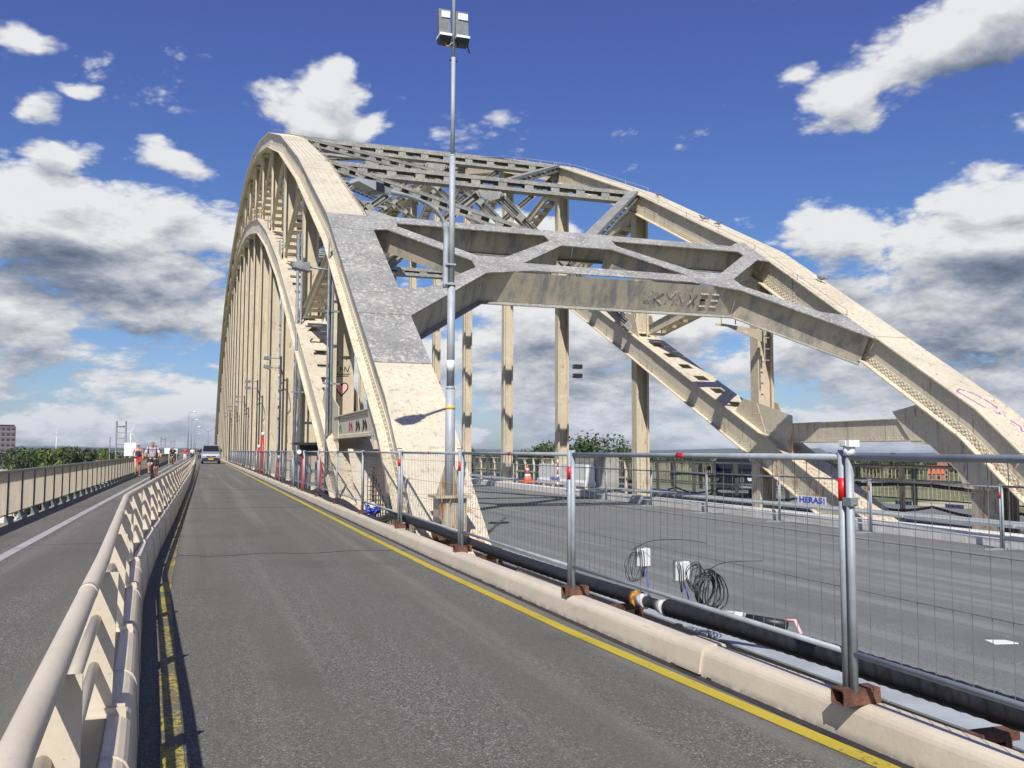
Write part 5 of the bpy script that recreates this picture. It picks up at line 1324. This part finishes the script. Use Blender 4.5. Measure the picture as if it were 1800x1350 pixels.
person('distant cyclist in black on the cycle path', (-2.3, 92, 0), 0, RIDE, ('cloth_black', .8), ('cloth_black', .44), 'hair_brown')
bicycle('distant bicycle under the cyclist in black', (-2.3, 92, 0), 0)
person('distant person in a red top on the cycle path', (-1.55, 118, 0), 0, WALK, ('cloth_red', .9), ('cloth_white', .9), 'hair_brown')
person('distant person in a white top beside the one in red', (-.75, 121, 0), 0, WALK, ('cloth_white', .9), ('cloth_black', .9), 'hair_brown')
person('distant person in black far off, nearest the van', (.1, 128, 0), 0, WALK, ('cloth_black', .9), ('cloth_black', .9), 'hair_brown')

# ================================================================ THINGS ALONG THE LEFT
# high-rise, turbine, houses
dv = lambda u_, D_: (fw+r2*(u_-900)/1620)
def AT(u_, D_):
    d = dv(u_, D_); k = D_/math.hypot(d.x, d.y); return (d.x*k, d.y*k, GZ)
atpx = AT
def scaffold(label, u_, D_, h_, w_=1.1):
    x, y, _ = AT(u_, D_)
    t = thing('scaffold_tower', label, 'scaffold', (x, y, -4), 0, 'ladder scaffolds beyond the path railing')
    H_ = h_+4
    for sx in (-w_/2, w_/2):
        b = MB(); b.tube([(sx, 0, 0), (sx, 0, H_)], .075, 8); b.build('standard', 'grey_steel', t)
    b = MB()
    for i in range(int(H_/.55)): b.tube([(-w_/2, 0, .4+i*.55), (w_/2, 0, .4+i*.55)], .028, 6)
    b.tube([(-w_/2, 0, H_-.5), (w_/2, 0, H_-.5)], .05, 6); b.build('rungs', 'grey_steel', t)
    for sx in (-w_/2-.55,):
        b = MB(); b.tube([(sx, .2, 0), (sx, .2, H_-1.5)], .045, 8); b.build('standard', 'grey_steel', t)
    b = MB(); b.tube([(-w_/2-.7, 0, H_-2.9), (w_/2+1.9, 0, H_-2.9)], .05, 6); b.tube([(-w_/2-.7, 0, H_-4.3), (w_/2+1.9, 0, H_-4.3)], .05, 6); b.build('ledger', 'grey_steel', t)
    return t
scaffold('nearest ladder scaffold beyond the railing, left of the walking woman', 216, 95, 4.1, .82)
scaffold('second ladder scaffold beyond the railing, behind the cyclists', 290, 190, 3.9, .8); scaffold('farthest ladder scaffold beyond the railing', 307, 260, 4.1, .95)
def board(label, u_, D_, z, w_, h_, mark=None, legx=0):
    x, y, _ = AT(u_, D_)
    t = thing('notice_board', label, 'board', (x, y, z), 0, 'white boards by the cycle path')
    b = MB(); b.box(-w_/2, w_/2, 0, .03, 0, h_); b.build('panel', 'white_paint', t)
    b = MB(); b.box(legx-.05, legx+.05, .031, .1, -z, h_*.9); b.build('leg', 'concrete', t)
    if mark:
        b = MB(); b.tube(smooth([(-w_*.35, -.005, h_*.5), (-w_*.1, -.005, h_*.68), (0, -.005, h_*.4), (w_*.15, -.005, h_*.62), (w_*.35, -.005, h_*.45)], 6), h_*.06, 5); b.build('mark', 'green_mesh', t)
board('large white board behind the walking woman', 232.5, 60, 1.0, .66, .80); board('white board behind the two cyclists', 297.5, 95, 1.02, .50, .55, None, .18); board('white board with green mark beyond the cyclists', 311.5, 125, .98, .56, .58, True, .2)
def streetlamp(label, x, y, h_, two=False):
    t = thing('street_lamp', label, 'street lamp', (x, y, 0), 0, 'street lamps on the far approach')
    b = MB(); b.tube([(0, 0, 0), (0, 0, h_-.6)], [.12, .09], 8); b.build('pole', 'galvanised', t)
    for s_ in ((1, -1) if two else (1,)):
        b = MB(); b.tube(smooth([(0, 0, h_-.6), (.15*s_, 0, h_-.15), (.9*s_, 0, h_+(.6 if two else 0))], 4) if not two else [(0, 0, h_-.6), (2.2*s_, 0, h_+1.1)], .06, 6); b.build('arm', 'galvanised', t)
        xx = 2.2*s_ if two else .9*s_; zz_ = h_+1.1 if two else h_
        b = MB(); b.tube([(xx-.1*s_, 0, zz_), (xx+.75*s_, 0, zz_+.02)], [.10, .17], 8); b.build('lamp_head', 'white_paint', t)
streetlamp('tallest thin street lamp standing on the far approach', -2.4, 225, 10.2); streetlamp('second street lamp on the far approach', -2.0, 262, 9.6); streetlamp('third street lamp on the far approach', -1.5, 305, 8.6); streetlamp('fourth street lamp on the far approach', -1.2, 360, 7.6)
streetlamp('forked two-armed street lamp nearest the van', 2.6, 300, 7.6, True)
structure(bx('far_approach', 'asphalt_brown', -4.5, 18, 225.01, 620, -1.2, -.02))

t = thing('tower_block', 'dark grey high-rise block at the far left edge', 'building', AT(3, 600), R(12))
b = MB(); b.box(-14, 8.2, 0, 22, 0, 28.7); b.build('wall', 'tower_facade', t); b = MB(); b.box(-13, 7.5, 1, 20, 28.7, 29.6); b.build('roof', 'dark_plastic', t)
for j in range(9):
    b = MB()
    b.box(-13.4, 7.8, -.10, .0, 1.7+3*j, 1.9+3*j); b.build('ledge', 'concrete', t)
def turbine(label, u_, D_, H_, Rr, a0):
    x, y, _ = AT(u_, D_)
    t = thing('wind_turbine', label, 'wind turbine', (x, y, GZ), 0, 'distant wind turbines')
    b = MB(); b.tube([(0, 0, 0), (0, 0, H_)], [H_*.026, H_*.014], 10); b.build('tower', 'white_paint', t)
    b = MB(); b.tube([(0, -3, H_), (0, 4, H_)], H_*.018, 8); b.build('nacelle', 'white_paint', t)
    for k in range(3):
        a = a0+k*2.094; b = MB(); b.poly([(math.cos(a+.25)*2.4, -4, H_+math.sin(a+.25)*2.4), (math.cos(a)*Rr, -4, H_+math.sin(a)*Rr), (math.cos(a-.25)*2.4, -4, H_+math.sin(a-.25)*2.4)], (0, 1, 0), .6); b.build('blade', 'white_paint', t)
turbine('white wind turbine left of the scaffolds', 103, 2600, 52, 24, 1.5); turbine('grey wind turbine behind the nearest scaffold', 233, 2300, 58, 30, 1.15)
def house(label, u_, D_, w_, d_, h_, rz, wall='house_white', roof='roof_orange', pitch=.5):
    t = thing('house', label, 'house', AT(u_, D_), rz, 'houses beyond the bridge')
    b = MB(); b.box(-w_/2, w_/2, -d_/2, d_/2, 0, h_); b.poly([(-w_/2, -d_/2, h_), (-w_/2, d_/2, h_), (-w_/2, 0, h_+d_*pitch)], (1, 0, 0), w_); b.build('wall', wall, t)
    b = MB()
    for s_ in (-1, 1): b.hexa([(-w_/2-.3, s_*(d_/2+.4), h_-.1), (w_/2+.3, s_*(d_/2+.4), h_-.1), (w_/2+.3, 0, h_+d_*pitch+.12), (-w_/2-.3, 0, h_+d_*pitch+.12), (-w_/2-.3, s_*(d_/2+.4), h_+.12), (w_/2+.3, s_*(d_/2+.4), h_+.12), (w_/2+.3, 0, h_+d_*pitch+.35), (-w_/2-.3, 0, h_+d_*pitch+.35)])
    rf = b.build('roof', roof, t)
    b = MB(); b.box(w_*.2, w_*.2+.8, -.4, .4, h_+d_*pitch-.6, h_+d_*pitch+1.4); b.build('chimney', 'house_brick', rf)
    for i in range(int(w_/3)):
        b = MB(); xx = -w_/2+1+i*3; b.box(xx, xx+1.3, -d_/2-.04, -d_/2+.05, 1, 2.4); b.box(xx, xx+1.3, -d_/2-.04, -d_/2+.05, 3.6, 5) if h_ > 5 else None; b.build('window', 'glass_dark', t)
house('white house with orange roof beyond the railing, left of the scaffold', 172, 300, 6, 7, 8.8, R(12)); house('small white house half hidden in trees left of the orange roof', 152, 310, 5, 5, 9, R(-15), 'house_white', 'grey_steel' if False else 'roof_orange')
house('pale low house among trees below the high-rise', 22, 330, 5, 5, 9.2, R(20), 'house_white', 'concrete'); house('white gabled house in the middle of the left trees', 101, 300, 4, 5, 9.2, 0, 'house_white', 'concrete')
house('red-brick building with red roof at the far right bank', 1640, 470, 7, 7, 6, R(-40), 'house_brick', 'roof_orange'); house('orange roofed farmhouse above the right fence', 1652, 600, 6, 8, 11, R(-40), 'house_brick', 'roof_orange')
t = thing('flat_building', 'long low pale flat-roofed building at the left edge', 'building', AT(0, 260), R(5)); b = MB(); b.box(-30, 9, -38, 40, 0, 9.4); b.build('wall', 'house_white', t); b = MB(); b.box(-30.5, 9.5, -38.5, 40.5, 9.4, 9.8); b.build('roof', 'sand', t)

# ---------------------------------------------------------------- trees
def make_tree(name, label, H_, W_, leaf, seedv, n=2600, lf=.34, trunk=.25, lobes=16):
    random.seed(seedv); t = thing(name, label, 'tree')
    b = MB(); b.tube([(0, 0, 0), (.1, 0, H_*.3), (0, .1, H_*.7)], [.022*H_, .016*H_, .006*H_], 8)
    lob = []
    for i in range(lobes):
        a = random.uniform(0, 6.28); rr = W_/2*math.sqrt(random.random())*.72; z = H_*random.uniform(trunk+.12, .86)
        k = 1-.45*abs((z/H_-.55)*1.6)
        c = Vector((math.cos(a)*rr*k, math.sin(a)*rr*k, z)); s_ = W_*random.uniform(.09, .21); lob.append((c, s_))
        b.tube([(0, 0, H_*random.uniform(.2, .5)), c*.6+Vector((0, 0, z*.35)), c], [.009*H_, .006*H_, .002*H_], 5)
    b.build('trunk', 'bark', t)
    b = MB()
    for i in range(n):
        c, s_ = random.choice(lob); v = Vector((random.gauss(0, 1), random.gauss(0, 1), random.gauss(0, 1))).normalized()*(random.random()**.4)
        p = c+Vector((v.x*s_, v.y*s_, v.z*s_*.8)); nn = (v+Vector((random.gauss(0, .6), random.gauss(0, .6), random.gauss(0, .6)))).normalized()
        x = nn.orthogonal().normalized(); y = nn.cross(x); q = lf*random.uniform(.5, 1.25); a = random.uniform(0, 3.14); x, y = x*math.cos(a)+y*math.sin(a), y*math.cos(a)-x*math.sin(a)
        vs = [b.bm.verts.new(p+x*q*.5), b.bm.verts.new(p+y*q*.32), b.bm.verts.new(p-x*q*.5), b.bm.verts.new(p-y*q*.32)]; b.bm.faces.new(vs)
    me = bpy.data.meshes.new('crown'); b.bm.to_mesh(me); b.bm.free(); me.materials.append(MATS[leaf])
    o = bpy.data.objects.new('crown', me); C.objects.link(o); o.parent = t
    return t
G1 = 'trees behind the far fence'
tA = make_tree('broad_tree', 'broad tree left of the third far hanger', 18.2, 15, 'leaf_mid', 1, 11000, .6, .08, 44); tA['group'] = G1
tB = make_tree('broad_tree', 'tallest broad tree between the second and third far hangers', 19, 17, 'leaf_mid', 2, 13000, .6, .05, 54); tB['group'] = G1
tA.location = atpx(957, 150); tA.scale = (.9, .9, .99); tB.location = atpx(1045, 148); tB.scale = (1.05, 1.05, 1.0)
clone(tB, 'grey-green tree right of the tallest one, before the wide column', atpx(1073, 155), 2.0, (.7, .7, .93)); clone(tA, 'tree hidden behind the third far hanger', atpx(1003, 156), 1.0, (.8, .8, 1.0))
clone(tA, 'small tree at the left of the first gap by the lamp post', atpx(820, 260), 2.2, (.5, .5, 1.0), 'trees behind the far fence')
tD = make_tree('dark_tree', 'dense dark tree in front of the flat building at left', 9.8, 9, 'leaf_dark', 3, 4500, .55, .06, 22); tD.location = atpx(48, 215); tD.scale = (.8, .8, 1.62); G2 = 'trees beyond the cycle path'; tD['group'] = G2
tL = make_tree('light_tree', 'light green tree just left of the nearest scaffold', 9, 9, 'leaf_light', 6, 3200, .6, .05, 18); tL.location = atpx(192, 300); tL['group'] = G2; tL.scale = (.6, .6, 1.85)
random.seed(12)
spots = [(-10, 330, 0, 'left edge tree below the high-rise'), (14, 300, 1, 'tree right below the high-rise'), (32, 340, 0, 'tree right of the high-rise'), (52, 310, 1, 'tree above the dark tree at left'), (72, 360, 0, 'tree left of the turbine foot'), (88, 300, 1, 'tree before the white gabled house'), (104, 350, 0, 'tree below the wind turbine'), (120, 320, 1, 'tree right of the wind turbine'), (134, 370, 0, 'tree between turbine and orange roof'), (150, 340, 1, 'tree left of the orange roof'), (168, 390, 0, 'tree behind the orange roof'), (186, 380, 1, 'tree right of the orange roof'), (204, 400, 0, 'tree behind the nearest scaffold'), (222, 430, 1, 'tree behind the large white board'), (60, 240, 1, 'round tree by the pale low house'), (112, 250, 0, 'round tree in front of the white houses'), (140, 255, 1, 'low tree nearer than the orange roof'), (84, 235, 1, 'low tree behind the long flat building')]
for u_, D_, kind, lab in spots:
    s_ = (1.0+.25*random.random())*(1.15 if D_ > 280 else .95); hz = (15.0+(D_-300)*.004)/(.88*(9.8 if kind == 0 else 9))*random.uniform(.90, 1.0)
    clone(tD if kind == 0 else tL, 'green '+lab, atpx(u_, D_), random.uniform(0, 6), (s_*1.25, s_*1.25, hz))
    bpy.data.objects[-1] if False else None
tL2 = [o for o in bpy.data.objects if o.parent is None and o.name.startswith('light_tree')]
for i, o in enumerate(tL2):
    if i and i % 2:
        for ch in kids(o):
            if ch.name.startswith('crown'): ch.data = ch.data.copy(); ch.data.materials[0] = MATS['leaf_mid']
pop = make_tree('poplar_tree', 'left of two dark poplars above the right fence', 18, 4.2, 'leaf_dark', 9, 1500, .8, .1, 14); pop.scale = (1, 1, 1.05); pop.location = atpx(1564, 420); G3 = 'two poplars on the right'; pop['group'] = G3
for z_ in kids(pop): pass
clone(pop, 'right of two dark poplars above the right fence', atpx(1572, 424), 1.1, (1, 1, 1.03))
dk = make_tree('dark_tree', 'dark tree left of the pair before the slanting far chord', 15.5, 16, 'leaf_dark', 10, 3500, .8, .05, 20); dk.location = atpx(1224, 560); G4 = 'dark trees on the far right meadow'; dk['group'] = G4; dk.scale = (.75, .75, 1)
for u_, D_, lab, sc in ((1237, 565, 'dark tree right of the pair before the slanting far chord', (.9, .9, 1.02)), (1448, 600, 'dark tree right of the chord end above the fence', (1.1, 1.1, 1.06)), (1470, 610, 'dark tree above the fence, middle of three', (1.2, 1.2, 1.08)), (1490, 620, 'dark tree above the fence beside the white cap', (1., 1., 1.02)), (1380, 640, 'dark tree behind the low tie beam', (1, 1, 1.0)), (1535, 640, 'dark tree left of the two poplars', (1.4, 1.4, .98)), (1600, 640, 'dark tree right of the two poplars', (1.6, 1.6, .96)), (1660, 700, 'dark tree left of the big gusset', (1.6, 1.6, 1.0))):
    clone(dk, lab, atpx(u_, D_), random.uniform(0, 6), sc)
# distant woods: one mass of leaf clumps
random.seed(77); b = MB()
for i in range(5200):
    side = random.random()
    if side < .55: u_ = random.uniform(-60, 420); D_ = random.uniform(480, 900)
    else: u_ = random.uniform(700, 1850); D_ = random.uniform(900, 1500)
    x, y, _ = atpx(u_, D_); hh = (10.5 if side < .55 else 10)*random.random()**.5
    p = Vector((x, y, GZ+hh)); q = random.uniform(3, 6)
    for k in range(2):
        v = Vector((random.gauss(0, 1), random.gauss(0, 1), random.gauss(0, 1))).normalized(); xx = v.orthogonal().normalized(); yy_ = v.cross(xx)
        b.bm.faces.new([b.bm.verts.new(p+xx*q*.5), b.bm.verts.new(p+yy_*q*.4), b.bm.verts.new(p-xx*q*.5), b.bm.verts.new(p-yy_*q*.4)])
me = bpy.data.meshes.new('woodland'); b.bm.to_mesh(me); b.bm.free(); me.materials.append(MATS['leaf_dark']); o = bpy.data.objects.new('woodland', me); C.objects.link(o)
tag(o, 'distant band of dark woodland along the horizon', 'woodland', None, 'stuff')

# ---------------------------------------------------------------- haze
b = MB(); b.box(-9500, 9500, -700, 16500, GZ-1.6, 34.0)
me = b.mesh('haze', 'white_paint'); me.materials.clear()
hm = bpy.data.materials.new('haze'); hm.use_nodes = True; t = NT(hm.node_tree)
pv = t.n('ShaderNodeVolumePrincipled'); pv.inputs['Color'].default_value = (.80, .88, 1, 1); pv.inputs['Density'].default_value = 5.5e-5; pv.inputs['Anisotropy'].default_value = .2
mo = t.n('ShaderNodeOutputMaterial'); t.l(pv.outputs[0], mo.inputs['Volume']); me.materials.append(hm)
o = bpy.data.objects.new('haze', me); C.objects.link(o); o['kind'] = 'stuff'; o['label'] = 'thin pale summer haze over the far land'
